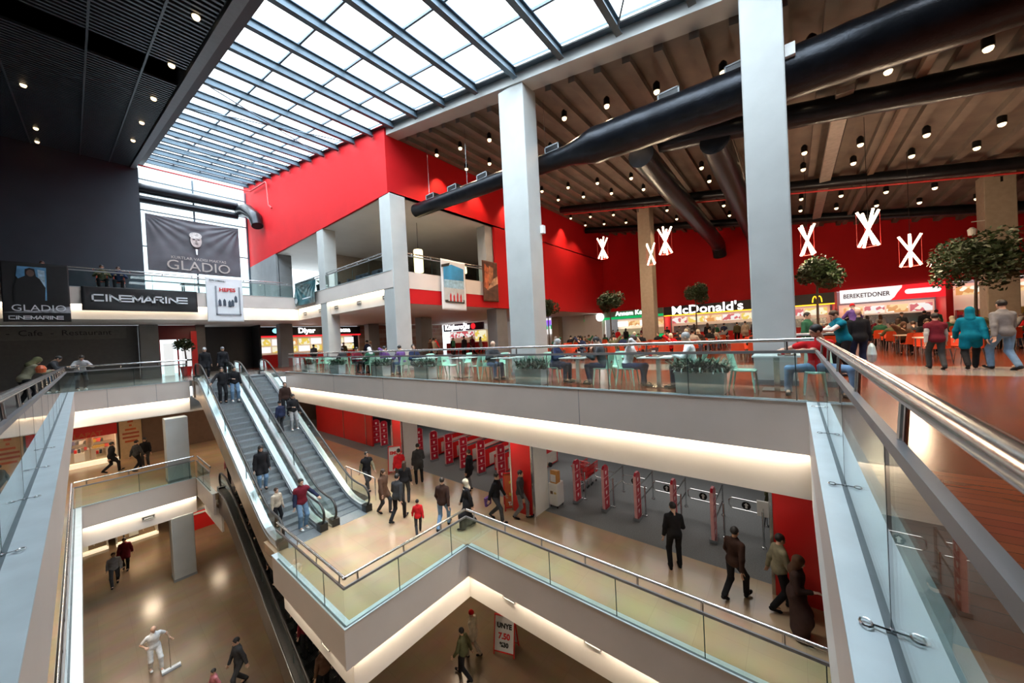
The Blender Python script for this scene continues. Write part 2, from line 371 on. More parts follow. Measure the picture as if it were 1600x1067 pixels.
# --- skylight: purlins, mullions, panes
wn = [0]
def windowpane(mb, m):
    wn[0] += 1; return struct(mb.build('window_%d' % wn[0], m))
ys = [1.66 + 1.826 * k for k in range(-2, 20)]
pk = None
xm = [3.5, 5.04, 6.58, 8.12, 9.66]
for i, y_ in enumerate(ys):
    d = MB().use(M_dsteel)
    # I-shaped purlin, tapered at the beam end
    for (w, a, b) in ((0.09, 0.02, 0.05), (0.018, 0.05, 0.30), (0.09, 0.30, 0.33)):
        d.hexa([(3.3, y_ - w, roof(y_) + a), (9.75, y_ - w, roof(y_) + a), (9.75, y_ + w, roof(y_) + a), (3.3, y_ + w, roof(y_) + a),
                (3.3, y_ - w, roof(y_) + b), (9.75, y_ - w, roof(y_) + b), (9.75, y_ + w, roof(y_) + b), (3.3, y_ + w, roof(y_) + b)])
    trim(d)
    if i < len(ys) - 1:
        y2 = ys[i + 1]
        d = MB(); 
        for x_ in xm: d.hexa(sl(x_ - 0.03, x_ + 0.03, y_ + 0.0, y2, 0.34, 0.42))
        trim(d, M_dsteel)
        d = MB(); d.hexa(sl(3.5, 9.66, y_ + 0.05, y2 - 0.05, 0.43, 0.445)); windowpane(d, M_sky)
def rod(name_pts, r=0.02, m=M_dsteel): trim(MB().tube(name_pts, r, 6), m)
for ya, yb in ((18.1, 21.8), (27.2, 30.9), (-0.2, 3.5)):
    rod([(3.5, ya, roof(ya) + 0.05), (9.6, yb, roof(yb) + 0.05)], 0.025); rod([(9.6, ya, roof(ya) + 0.05), (3.5, yb, roof(yb) + 0.05)], 0.025)
# --- left slatted metal ceiling with a dark slot
for a, b in ((-14, 16.2), (17.9, 36.0)):
    d = MB(); d.hexa(sl(-12, 2.75, a, b, -0.52, -0.50)); struct(d.build('ceiling', M_dark))
d = MB(); d.hexa(sl(-12, 3.4, -14, 36.0, 0.5, 0.6)); struct(d.build('ceiling', M_black))
d = MB().use(M_slat); y_ = -13.9
while y_ < 35.9:
    if not 16.1 < y_ < 17.8: d.hexa(sl(-12, 2.7, y_, y_ + 0.09, -0.62, -0.54))
    y_ += 0.23
trim(d)
for x_ in (1.75, 0.5, -1.4, -3.5):
    d = MB(); d.hexa(sl(x_, x_ + 0.05, -14, 36.0, -0.66, -0.62)); trim(d, M_slat)
d = MB(); d.hexa(sl(2.75, 3.0, -14, 37.5, -0.70, 0.35)); trim(d, mat('soffit_edge', (0.16, 0.19, 0.22), 0.5, 0.3))
d = MB(); d.hexa(sl(3.0, 3.5, -14, 37.5, -0.1, 0.5)); trim(d, M_dark)
# --- far window wall behind the gallery
for x_ in (3.15, 6.2, 9.7): trim(B(x_, x_ + 0.1, 37.4, 37.5, L3, 15.4), M_dsteel)
for z_ in (7.0, 9.6, 12.3, 13.2, 14.6): trim(B(3.15, 9.8, 37.42, 37.5, z_, z_ + 0.07), M_dsteel)
windowpane(B(3.2, 9.8, 37.46, 37.475, L3, 16), M_clear)
# --- left part of upper far wall: entrance doors
d = B(3.3, 5.2, 33.05, 33.07, 0, 2.5); windowpane(d, M_clear)
for x_ in (3.3, 4.2, 5.12): trim(B(x_, x_ + 0.08, 33.0, 33.1, 0, 2.6), M_red)
trim(B(3.3, 5.2, 32.98, 33.1, 2.45, 3.42), mat('dark_red_panel', (0.16, 0.01, 0.015), 0.4))
trim(B(3.3, 5.2, 33.0, 33.1, 0.95, 1.05), M_black)
# ================================================================ concrete columns
def column(x0, x1, y0, y1, z0, z1, label, m=M_conc):
    d = B(x0, x1, y0, y1, z0, z1)
    o = d.build('concrete_column', m); bv = o.modifiers.new('b', 'BEVEL'); bv.width = 0.03; bv.segments = 2
    # plain base at the foot
    q = B(x0 - 0.012, x1 + 0.012, y0 - 0.012, y1 + 0.012, z0, z0 + 0.12).build('plinth', M_dconc, parent=o)
    return tag(o, label, 'column', 'concrete columns')
column(9.95, 10.75, -0.05, 0.75, 0, roof(0.7), 'tall pale column nearest the viewer, beside the man in the red shirt')
column(9.95, 10.75, 7.0, 8.1, 0, roof(7.5), 'tall pale column between the food court opening and the hanging poster')
column(9.82, 10.72, 15.2, 16.15, 0, 8.83, 'pale column carrying the outer corner of the red box')
column(9.82, 10.6, 22.7, 23.6, 0, 8.83, 'pale column along the gallery front left of the red box corner column')
column(9.98, 10.9, 31.6, 32.4, 0, 3.42, 'dark column left of the black kebab shop sign', M_dconc)
column(10.0, 10.9, 31.0, 31.9, L3, 8.83, 'dark column on the gallery behind the teal banner', M_dconc)
column(17.4, 18.5, 31.6, 32.4, 0, 3.42, 'brown column in the hall below the gallery, before the picture tiles', M_dconc)
column(17.4, 18.5, 23.4, 24.2, 0, 3.42, 'dark column below the gallery behind the red box corner column', M_dconc)
column(17.7, 18.8, 15.5, 16.4, 0, 3.42, 'column standing under the red wall beside the blue hanging poster', M_dconc)
column(16.9, 17.6, 15.45, 16.2, L3, 8.83, 'grey column at the right end of the gallery opening')
column(25.9, 26.8, 7.7, 8.6, 0, roof(8.1), 'brown-lit column in the middle of the food court before the red wall', mat('sand_paint', (0.36, 0.30, 0.23), 0.6))
column(25.9, 26.8, -7.8, -6.9, 0, roof(-7.3), 'dim column at the far right of the food court behind a tree', mat('sand_paint', (0.36, 0.30, 0.23), 0.6))
column(33.0, 33.9, 20.0, 20.9, 0, 3.42, 'tan column beside the green and purple shop sign', mat('sand_paint', (0.36, 0.30, 0.23), 0.6))
column(2.5, 3.35, 24.5, 25.3, -5, -1.8, 'grey column on the middle level left of the escalators')
column(2.5, 3.35, 24.5, 25.3, -10, -6.8, 'grey column on the ground floor left of the escalators')
column(2.4, 3.26, 32.2, 33.0, 0, 3.42, 'grey column beside the red framed entrance doors', M_dconc)
# ================================================================ people: bodies grown as one smooth surface
def nets(F, o, h):
    s = F < 0; nx, ny, nz = F.shape
    acc = np.zeros((nx - 1, ny - 1, nz - 1, 3)); cnt = np.zeros((nx - 1, ny - 1, nz - 1))
    corners = [(i, j, k) for i in (0, 1) for j in (0, 1) for k in (0, 1)]
    def sub(A, c): return A[c[0]:nx - 1 + c[0], c[1]:ny - 1 + c[1], c[2]:nz - 1 + c[2]]
    for a in corners:
        for ax in range(3):
            if a[ax]: continue
            b = list(a); b[ax] = 1; Fa = sub(F, a); Fb = sub(F, b)
            cr_ = (Fa < 0) != (Fb < 0); t = np.where(cr_, Fa / np.where(cr_, Fa - Fb, 1), 0)
            for q in range(3): acc[..., q] += np.where(cr_, a[q] + (t if q == ax else 0), 0)
            cnt += cr_
    act = cnt > 0; idx = -np.ones(act.shape, int); idx[act] = np.arange(act.sum())
    ii = np.argwhere(act); V = (ii + acc[act] / cnt[act][:, None]) * h + np.array(o)
    Q = []
    for ax in range(3):
        o1, o2 = [(1, 2), (2, 0), (0, 1)][ax]
        lo = [slice(None)] * 3; hi = [slice(None)] * 3; lo[ax] = slice(0, -1); hi[ax] = slice(1, None)
        a = s[tuple(lo)]; b = s[tuple(hi)]; e = np.argwhere(a != b); sgn = a[tuple(e.T)]
        ok = (e[:, o1] > 0) & (e[:, o2] > 0) & (e[:, o1] < F.shape[o1] - 1) & (e[:, o2] < F.shape[o2] - 1)
        e = e[ok]; sgn = sgn[ok]
        def g(d1, d2):
            f = e.copy(); f[:, o1] -= d1; f[:, o2] -= d2; return idx[tuple(f.T)]
        q = np.stack([g(0, 0), g(1, 0), g(1, 1), g(0, 1)], 1)
        q[~sgn] = q[~sgn][:, ::-1]; Q.append(q)
    return V, np.concatenate(Q)
class SDF:
    def __init__(s, k=0.03): s.p = []; s.k = k
    def cone(s, a, b, r1, r2, k=None, sy=None): s.p.append(('c', np.array(a, float), np.array(b, float), r1, r2, k or s.k)); return s
    def ell(s, c, r, M=None, k=None): s.p.append(('e', np.array(c, float), np.array(r, float), M, 0, k or s.k)); return s
    def cut(s, c, r, M=None, k=0.01): s.p.append(('x', np.array(c, float), np.array(r, float), M, 0, k)); return s
    def bounds(s, m):
        lo = np.full(3, 1e9); hi = -lo
        for p in s.p:
            if p[0] == 'c':
                r = max(p[3], p[4]) + m; lo = np.minimum(lo, np.minimum(p[1], p[2]) - r); hi = np.maximum(hi, np.maximum(p[1], p[2]) + r)
            elif p[0] == 'e': r = p[2].max() + m; lo = np.minimum(lo, p[1] - r); hi = np.maximum(hi, p[1] + r)
        return lo, hi
    def mesh(s, h, clip=None):
        lo, hi = s.bounds(0.03); n = np.ceil((hi - lo) / h).astype(int) + 2
        F = np.full(tuple(n), 0.5)
        for p in s.p:
            if p[0] == 'c': r = max(p[3], p[4]); a = np.minimum(p[1], p[2]) - r; b = np.maximum(p[1], p[2]) + r
            else: r = p[2].max(); a = p[1] - r; b = p[1] + r
            i0 = np.maximum(((a - 0.09 - lo) / h).astype(int), 0); i1 = np.minimum(((b + 0.09 - lo) / h).astype(int) + 2, n)
            sl_ = tuple(slice(i0[q], i1[q]) for q in range(3))
            ax = [lo[q] + h * np.arange(i0[q], i1[q]) for q in range(3)]
            P = np.stack(np.meshgrid(*ax, indexing='ij'), -1)
            if p[0] == 'c':
                d = p[2] - p[1]; L2 = d @ d + 1e-12; t = np.clip(((P - p[1]) @ d) / L2, 0, 1)
                D = np.linalg.norm(P - p[1] - t[..., None] * d, axis=-1) - (p[3] + (p[4] - p[3]) * t)
            else:
                Q = P - p[1]
                if p[3] is not None: Q = Q @ p[3]
                k0 = np.linalg.norm(Q / p[2], axis=-1); k1 = np.linalg.norm(Q / p[2] ** 2, axis=-1)
                D = k0 * (k0 - 1) / np.maximum(k1, 1e-9)
            k = p[5]; G = F[sl_]
            if p[0] == 'x':
                D = -D; hh = np.clip(0.5 - 0.5 * (G - D) / k, 0, 1); F[sl_] = G * (1 - hh) + D * hh + k * hh * (1 - hh)
            else:
                hh = np.clip(0.5 + 0.5 * (G - D) / k, 0, 1); F[sl_] = G * (1 - hh) + D * hh - k * hh * (1 - hh)
        if clip is not None:
            ax = [lo[q] + h * np.arange(n[q]) for q in range(3)]
            P = np.stack(np.meshgrid(*ax, indexing='ij'), -1)
            for c, nn in clip:
                F = np.maximum(F, (P - np.array(c)) @ np.array(nn))
        return nets(F, lo, h)
def vf_mesh(name, parts, nmat=1, smooth=True):
    """parts: list of (V, Q, matindex or array)"""
    V = np.concatenate([p[0] for p in parts]); off = 0; fs = []; mi = []
    for v, q, m in parts:
        fs.append(q + off); off += len(v); mi.append(np.full(len(q), m) if np.isscalar(m) else m)
    Fq = np.concatenate(fs); me = bpy.data.meshes.new(name)
    me.vertices.add(len(V)); me.vertices.foreach_set('co', V.ravel().astype(np.float32))
    me.loops.add(len(Fq) * 4); me.loops.foreach_set('vertex_index', Fq.ravel().astype(np.int32))
    me.polygons.add(len(Fq)); me.polygons.foreach_set('loop_start', (np.arange(len(Fq)) * 4).astype(np.int32))
    me.polygons.foreach_set('material_index', np.concatenate(mi).astype(np.int32))
    me.polygons.foreach_set('use_smooth', np.ones(len(Fq), bool))
    for _ in range(nmat): me.materials.append(None)
    me.update(calc_edges=True); return me
def rotx(a): c, s_ = math.cos(R(a)), math.sin(R(a)); return np.array([[1, 0, 0], [0, c, -s_], [0, s_, c]])
def roty(a): c, s_ = math.cos(R(a)), math.sin(R(a)); return np.array([[c, 0, s_], [0, 1, 0], [-s_, 0, c]])
def rotz(a): c, s_ = math.cos(R(a)), math.sin(R(a)); return np.array([[c, -s_, 0], [s_, c, 0], [0, 0, 1]])
# head, face towards +Y, origin at the base of the skull
def make_head():
    s = SDF(0.02)
    s.ell((0, -0.008, 0.115), (0.076, 0.094, 0.098)).ell((0, 0.030, 0.045), (0.052, 0.058, 0.062), k=0.03)
    s.cone((0, -0.012, 0.02), (0, -0.02, -0.10), 0.050, 0.056, k=0.02)
    s.cone((0, 0.085, 0.098), (0, 0.103, 0.062), 0.009, 0.014, k=0.012)            # nose
    s.cone((-0.03, 0.078, 0.116), (0.03, 0.078, 0.116), 0.011, 0.011, k=0.015)      # brow
    s.ell((0, 0.083, 0.012), (0.020, 0.018, 0.016), k=0.015)                        # chin
    s.cone((-0.017, 0.086, 0.036), (0.017, 0.086, 0.036), 0.009, 0.009, k=0.006)    # lips
    for e in (-1, 1):
        s.ell((e * 0.078, -0.005, 0.088), (0.010, 0.022, 0.033), k=0.006)           # ears
        s.cut((e * 0.031, 0.098, 0.098), (0.017, 0.015, 0.011), k=0.008)
        s.ell((e * 0.031, 0.076, 0.098), (0.014, 0.012, 0.012), k=0.003)            # eyes
    V, Q = s.mesh(0.0075)
    C = V[Q].mean(1); mi = np.zeros(len(Q), int)
    for e in (-1, 1):
        mi[(np.abs(C[:, 0] - e * 0.031) < 0.013) & (np.abs(C[:, 2] - 0.098) < 0.008) & (C[:, 1] > 0.075)] = 1
        mi[(np.abs(C[:, 0] - e * 0.031) < 0.019) & (np.abs(C[:, 2] - 0.121) < 0.005) & (C[:, 1] > 0.075)] = 1
    mi[(np.abs(C[:, 0]) < 0.022) & (np.abs(C[:, 2] - 0.036) < 0.008) & (C[:, 1] > 0.084)] = 2
    return V, Q, mi
HEAD = make_head()
def make_hair(kind):
    s = SDF(0.015)
    if kind == 'short':
        s.ell((0, -0.016, 0.122), (0.084, 0.100, 0.099)); s.cut((0, 0.125, 0.080), (0.085, 0.085, 0.075), k=0.015); s.cut((0, -0.01, -0.03), (0.12, 0.14, 0.09))
    elif kind == 'long':
        s.ell((0, -0.014, 0.125), (0.088, 0.103, 0.102)); s.cone((0.045, -0.05, 0.05), (0.055, -0.055, -0.15), 0.045, 0.03); s.cone((-0.045, -0.05, 0.05), (-0.055, -0.055, -0.15), 0.045, 0.03)
        s.cone((0, -0.07, 0.06), (0, -0.08, -0.17), 0.055, 0.045); s.cut((0, 0.120, 0.050), (0.070, 0.090, 0.090), k=0.01)
    elif kind == 'scarf':
        s.ell((0, -0.012, 0.115), (0.093, 0.112, 0.115)); s.cone((0, -0.02, 0.03), (0, -0.03, -0.12), 0.085, 0.11, k=0.04)
        s.ell((0, 0.03, -0.12), (0.14, 0.10, 0.06)); s.cut((0, 0.120, 0.080), (0.055, 0.070, 0.072), k=0.012)
    elif kind == 'beanie':
        s.ell((0, -0.012, 0.140), (0.088, 0.104, 0.100)); s.cut((0, 0.02, 0.03), (0.14, 0.16, 0.085), k=0.008); s.cone((-0.05, -0.012, 0.124), (0.05, -0.012, 0.124), 0.035, 0.035)
        s.ell((0, -0.012, 0.125), (0.092, 0.110, 0.02), k=0.01)
    elif kind == 'thin':
        s.ell((0, -0.03, 0.105), (0.081, 0.085, 0.072)); s.cut((0, 0.09, 0.10), (0.09, 0.10, 0.12), k=0.01); s.cut((0, -0.01, 0.21), (0.08, 0.10, 0.06), k=0.01); s.cut((0, 0, 0), (0.12, 0.14, 0.07))
    V, Q = s.mesh(0.010); return V, Q, 0
HAIR = {k: make_hair(k) for k in ('short', 'long', 'scarf', 'beanie', 'thin')}
# hand: wrist at origin, fingers along +Y, palm facing -Z, thumb on the +X side (mirrored for the other)
def make_hand(curl):
    s = SDF(0.012)
    s.ell((0, 0.05, 0), (0.040, 0.050, 0.015)); s.cone((0, -0.04, 0), (0, 0.02, 0), 0.026, 0.028)
    for x, L, a in ((-0.030, 0.060, 4), (-0.010, 0.075, 1), (0.011, 0.079, -1), (0.031, 0.070, -4)):
        p = np.array([x, 0.088, 0.0]); ang = curl * 0.35; x_ = x
        for j, f in enumerate((0.45, 0.32, 0.23)):
            d = np.array([math.sin(R(-a)), math.cos(R(ang)), -math.sin(R(ang))]); q = p + d * L * f
            s.cone(p, q, 0.0088 - 0.0008 * j, 0.0082 - 0.0008 * j, k=0.003); p = q; ang += curl * 0.8
    p = np.array([0.034, 0.025, -0.004]); q = p + np.array([0.028, 0.032, -0.010]); r = q + np.array([0.006, 0.030, -0.010 - 0.0002 * curl])
    s.cone(p, q, 0.012, 0.010, k=0.006).cone(q, r, 0.0095, 0.008, k=0.003)
    return s.mesh(0.0048)
HANDS = {'relaxed': make_hand(22), 'grip': make_hand(60)}
def ik(a, b, l1, l2, hint):
    a = np.array(a, float); b = np.array(b, float); d = b - a; L = np.linalg.norm(d); L = min(L, (l1 + l2) * 0.998)
    u = d / np.linalg.norm(d); b = a + u * L
    x = (l1 * l1 - l2 * l2 + L * L) / (2 * L); y = math.sqrt(max(l1 * l1 - x * x, 1e-6))
    h = np.array(hint, float); h = h - (h @ u) * u; h /= np.linalg.norm(h) + 1e-9
    return a + u * x + h * y, b
def frame(y, up):
    y = y / np.linalg.norm(y); x = np.cross(y, up); x /= np.linalg.norm(x) + 1e-9; z = np.cross(x, y)
    return np.stack([x, y, z], 1)
# pose: hip height, lean forward, twist, hands and ankles (left is -X), head pitch and yaw, grip flags
POSES = {
 'stand': dict(hip=(0, 0, .92), lean=2, hl=(-.25, .06, .80), hr=(.25, .05, .80), al=(-.10, 0, .085), ar=(.11, .03, .085), hp=5),
 'stand_bent': dict(hip=(.02, 0, .92), lean=3, hl=(-.24, .05, .80), hr=(.13, .27, 1.12), al=(-.11, -.03, .085), ar=(.14, .07, .085), hp=15, hy=10),
 'folded': dict(hip=(0, 0, .92), lean=0, hl=(.10, .21, 1.13), hr=(-.12, .22, 1.10), al=(-.13, 0, .085), ar=(.14, .02, .085), hp=0, hy=15),
 'walk': dict(hip=(0, 0, .89), lean=5, hl=(-.25, .22, .86), hr=(.25, -.14, .82), al=(-.08, -.30, .16), ar=(.08, .27, .10), hp=4, tl=-25, tr=12),
 'stroll': dict(hip=(0, 0, .90), lean=3, hl=(-.25, -.12, .82), hr=(.25, .18, .84), al=(-.09, .22, .095), ar=(.09, -.20, .12), hp=8, tl=8, tr=-18),
 'rail': dict(hip=(0, -.16, .88), lean=26, hl=(-.20, .33, 1.12), hr=(.20, .36, 1.12), al=(-.13, -.22, .085), ar=(.13, -.10, .085), hp=28, grip=1),
 'escalator': dict(hip=(0, 0, .92), lean=2, hl=(-.42, .30, 1.02), hr=(.25, .04, .80), al=(-.10, 0, .085), ar=(.10, .05, .085), hp=10, grip=1),
 'escalator_right': dict(hip=(0, 0, .92), lean=2, hl=(-.25, .04, .80), hr=(.44, .30, 1.02), al=(-.10, .05, .085), ar=(.10, 0, .085), hp=10, hy=-8, grip=1),
 'sit': dict(hip=(0, 0, .52), lean=10, hl=(-.17, .40, .80), hr=(.16, .38, .80), al=(-.13, .43, .085), ar=(.14, .40, .085), hp=18),
 'sit_eat': dict(hip=(0, 0, .52), lean=13, hl=(-.20, .38, .80), hr=(.10, .30, 1.06), al=(-.18, .34, .085), ar=(.16, .46, .085), hp=20, hy=12),
 'sit_back': dict(hip=(0, .03, .52), lean=-6, hl=(-.15, .32, .72), hr=(.18, .30, .70), al=(-.12, .50, .085), ar=(.15, .36, .085), hp=0, hy=-25),
 'sit_wide': dict(hip=(0, 0, .52), lean=10, hl=(.22, .36, .86), hr=(.52, .16, .86), al=(-.46, .24, .085), ar=(.46, .20, .085), hp=22, hy=-68, kn=2.2),
 'broom': dict(hip=(0, 0, .90), lean=6, hl=(-.42, .12, .98), hr=(.24, .16, 1.10), al=(-.14, .16, .085), ar=(.10, -.14, .10), hp=22, grip=1),
 'reach': dict(hip=(0, -.05, .91), lean=14, hl=(-.08, .52, 1.20), hr=(.12, .50, 1.18), al=(-.12, -.12, .085), ar=(.10, .06, .085), hp=25),
}
RIG = {}
def rig(pose):
    if pose in RIG: return RIG[pose]
    p = POSES[pose]; hip = np.array(p['hip'], float); Mx = rotx(-p['lean'])
    T = lambda v: hip + Mx @ np.array(v, float)
    r = dict(hip=hip, M=Mx, waist=T((0, 0, .18)), chest=T((0, .005, .36)), neck=T((0, -.005, .52)))
    r['skull'] = T((0, 0.0, .60)); r['hM'] = Mx @ rotz(p.get('hy', 0)) @ rotx(-(p['hp'] - p['lean'] * 0.4))
    for sd, e in (('l', -1), ('r', 1)):
        sh = T((e * .168, -.005, .450)); r['s' + sd] = sh
        r['e' + sd], r['w' + sd] = ik(sh, p['h' + sd], .285, .25, (e * .5, -.9, -.25))
        hj = hip + np.array((e * .095, 0, -.02)); r['j' + sd] = hj
        r['k' + sd], r['a' + sd] = ik(hj, p['a' + sd], .43, .42, (e * (.12 if 'kn' not in p else 1.2), 1, .35 if pose.startswith('sit') else 0))
        r['toe' + sd] = p.get('t' + sd, 0)
    RIG[pose] = r; return r
def limbs(s, r, which, g):
    if 'arms' in which:
        for sd in 'lr':
            s.cone(r['s' + sd], r['e' + sd], .052 + g, .042 + g); s.cone(r['e' + sd], r['w' + sd], .040 + g, .027 + g)
    if 'torso' in which:
        Mx = r['M']
        s.ell(r['hip'] + Mx @ np.array((0, -.012, .02)), (.165 + g, .118 + g, .13 + g), Mx)
        s.ell(r['waist'], (.140 + g, .100 + g, .17 + g), Mx, k=.06); s.ell(r['chest'], (.170 + g, .115 + g, .175 + g), Mx, k=.06)
        s.cone(r['sl'] * .9 + r['sr'] * .1, r['sr'] * .9 + r['sl'] * .1, .048 + g, .048 + g, k=.06); s.cone(r['chest'] + Mx @ np.array((0, -.01, .08)), r['neck'] - (0, 0, .0), .085 + g, .05 + g, k=.06)
    if 'legs' in which:
        for sd in 'lr':
            s.cone(r['j' + sd], r['k' + sd], .084 + g, .056 + g); s.cone(r['k' + sd], r['a' + sd] + (0, 0, .02), .054 + g, .036 + g)
MESHES = {}
def body_mesh(pose):
    key = ('body', pose)
    if key in MESHES: return MESHES[key]
    r = rig(pose); s = SDF(.03); limbs(s, r, ('arms', 'torso', 'legs'), -.006)
    s.cone(r['neck'], r['skull'], .055, .050, k=.03)
    for sd in 'lr': s.cone(r['a' + sd], r['a' + sd] + (0, .12, -.03), .034, .03)
    V, Q = s.mesh(.017); parts = [(V, Q, 0)]
    hV, hQ, hm = HEAD; parts.append((hV @ r['hM'].T + r['skull'], hQ, hm))
    gv = HANDS['grip' if POSES[pose].get('grip') else 'relaxed']
    for sd, e in (('l', -1), ('r', 1)):
        f = r['w' + sd] - r['e' + sd]; up = np.array((-e * 1.0, 0, 0.0)) if abs(f[2]) > .15 else np.array((0, 0, 1.0))
        M = frame(f, up); v = gv[0].copy(); q = gv[1]
        if e == (1 if abs(f[2]) <= .15 else -1) : v[:, 0] *= -1; q = q[:, ::-1]
        parts.append((v @ M.T + r['w' + sd] + 0.0 * f, q, 0))
    MESHES[key] = vf_mesh('person_body', parts, 3); return MESHES[key]
def cloth_mesh(pose, kind):
    key = (kind, pose)
    if key in MESHES: return MESHES[key]
    r = rig(pose); s = SDF(.035); clip = []
    if kind in ('jacket', 'coat', 'robe', 'shirt', 'tee', 'vest'):
        g = {'jacket': .016, 'coat': .022, 'robe': .016, 'shirt': .008, 'tee': .010, 'vest': .022}[kind]
        limbs(s, r, ('torso',), g)
        for sd in 'lr':
            if kind == 'vest': s.cone(r['s' + sd], r['s' + sd] * .8 + r['e' + sd] * .2, .06 + g, .06 + g); continue
            if kind == 'tee': s.cone(r['s' + sd], r['s' + sd] * .35 + r['e' + sd] * .65, .054 + g, .050 + g); continue
            s.cone(r['s' + sd], r['e' + sd], .052 + g, .044 + g); s.cone(r['e' + sd], r['w' + sd] * .95 + r['e' + sd] * .05, .042 + g, .033 + g)
        s.cone(r['neck'] - (0, 0, .05), r['neck'] + r['M'] @ np.array((0, 0, .012)), .07 + g, .06 + g)
        sit = pose.startswith('sit')
        if kind == 'coat':
            for sd in 'lr': s.cone(r['j' + sd], r['j' + sd] * .45 + r['k' + sd] * .55, .082 + g, .088 + g, k=.07)
        if kind == 'robe':
            for sd in 'lr': s.cone(r['j' + sd], r['k' + sd], .10 + g, .10 + g, k=.12); s.cone(r['k' + sd], r['a' + sd] + (0, 0, .03), .10 + g, .11 + g, k=.14)
            s.cone(r['hip'], (r['al'] + r['ar']) / 2 + (0, 0, .10), .14, .15, k=.1) if not sit else None
            clip = [((0, 0, .05), (0, 0, -1))]
        if kind in ('jacket', 'shirt', 'tee', 'vest') and not sit: s.cone(r['jl'] + (.03, 0, .05), r['jr'] + (-.03, 0, .05), .090 + g, .090 + g, k=.05); clip = [(r['hip'] + (0, 0, -.08), (0, 0, -1))]
    elif kind == 'trousers':
        limbs(s, r, ('legs',), .012); s.ell(r['hip'] + (0, -.012, .02), (.172, .125, .12))
        for sd in 'lr': s.cone(r['k' + sd], r['a' + sd] + (0, 0, .0), .060, .056)
        clip = [((0, 0, .055), (0, 0, -1))]
    V, Q = s.mesh(.017, clip)
    MESHES[key] = vf_mesh('person_' + kind, [(V, Q, 0)], 1); return MESHES[key]
def shoe_mesh(pose, sd):
    key = ('shoe' + sd, pose)
    if key in MESHES: return MESHES[key]
    r = rig(pose); a = r['a' + sd]; s = SDF(.02); t = r['toe' + sd]; Mx = rotx(t)
    f = lambda v: a + Mx @ np.array(v, float)
    s.cone(f((0, -.035, -.045)), f((0, .13, -.055)), .040, .036); s.cone(f((0, 0, -.01)), f((0, -.02, -.045)), .038, .042); s.ell(f((0, .15, -.055)), (.045, .065, .032), Mx)
    V, Q = s.mesh(.014, None if t else [((0, 0, 0.0), (0, 0, -1))])
    MESHES[key] = vf_mesh('person_shoe', [(V, Q, 0)], 1); return MESHES[key]
def hair_mesh(pose, kind):
    key = ('hair' + kind, pose)
    if key in MESHES: return MESHES[key]
    r = rig(pose); V, Q, m = HAIR[kind]
    MESHES[key] = vf_mesh('person_hair', [(V @ r['hM'].T + r['skull'], Q, 0)], 1); return MESHES[key]
SKIN = [mat('skin_light', (0.62, 0.38, 0.27), 0.5, var=0.05), mat('skin_tan', (0.50, 0.29, 0.19), 0.5, var=0.05)]
M_eye = mat('eye_dark', (0.03, 0.02, 0.015), 0.3); M_lip = mat('lip_rose', (0.42, 0.16, 0.13), 0.5)
CC = dict(black=(0.014, 0.014, 0.017), charcoal=(0.045, 0.047, 0.052), navy=(0.02, 0.028, 0.07), grey=(0.20, 0.20, 0.21), lightgrey=(0.42, 0.42, 0.43), denim=(0.10, 0.17, 0.30),
          blue=(0.16, 0.27, 0.42), brown=(0.11, 0.06, 0.04), darkbrown=(0.04, 0.02, 0.016), red=(0.60, 0.015, 0.02), maroon=(0.14, 0.012, 0.025), white=(0.78, 0.78, 0.78), beige=(0.52, 0.45, 0.36), khaki=(0.24, 0.22, 0.15),
          teal=(0.0, 0.17, 0.27), green=(0.03, 0.12, 0.07), purple=(0.16, 0.08, 0.26), pink=(0.5, 0.18, 0.2), cream=(0.7, 0.63, 0.5), hairblack=(0.012, 0.01, 0.01), hairbrown=(0.05, 0.025, 0.015), hairgrey=(0.35, 0.34, 0.33), yellow=(0.6, 0.5, 0.05), blond=(0.5, 0.38, 0.18), olive=(0.10, 0.10, 0.05))
def cloth(c): return mat('cloth_' + c, CC[c], 0.85, var=0.18, scale=9, bump=0.15, spec=0.2) if not c.startswith('hair') else mat(c, CC[c], 0.55, var=0.3, scale=40)
def setm(o, mats_):
    for i, m in enumerate(mats_):
        o.material_slots[i].link = 'OBJECT'; o.material_slots[i].material = m
def person(label, x, y, z, rz, pose='stand', top='jacket', tc='black', bc='denim', hair='short', hc='hairblack', sc=1.0, skin=0, group=None, shoes='black', cat='person'):
    """rz in degrees: 0 faces +Y"""
    o = link('person', body_mesh(pose), None, (x, y, z), R(rz)); o.scale = (sc,) * 3
    setm(o, [SKIN[skin], M_eye, M_lip]); tag(o, label, cat, group)
    tops = [(top, tc)] if isinstance(top, str) else list(zip(top, tc))
    for t, c in tops:
        q = link(t if t != 'tee' else 'shirt', cloth_mesh(pose, t), o); setm(q, [cloth(c)])
        if len(tops) > 1: q['label'] = c + ' ' + t
    if bc: q = link('trousers', cloth_mesh(pose, 'trousers'), o); setm(q, [cloth(bc)])
    for sd in 'lr': q = link('shoe', shoe_mesh(pose, sd), o); setm(q, [cloth(shoes)])
    if hair:
        q = link({'scarf': 'headscarf', 'beanie': 'beanie'}.get(hair, 'hair'), hair_mesh(pose, hair), o); setm(q, [cloth(hc)])
    return o
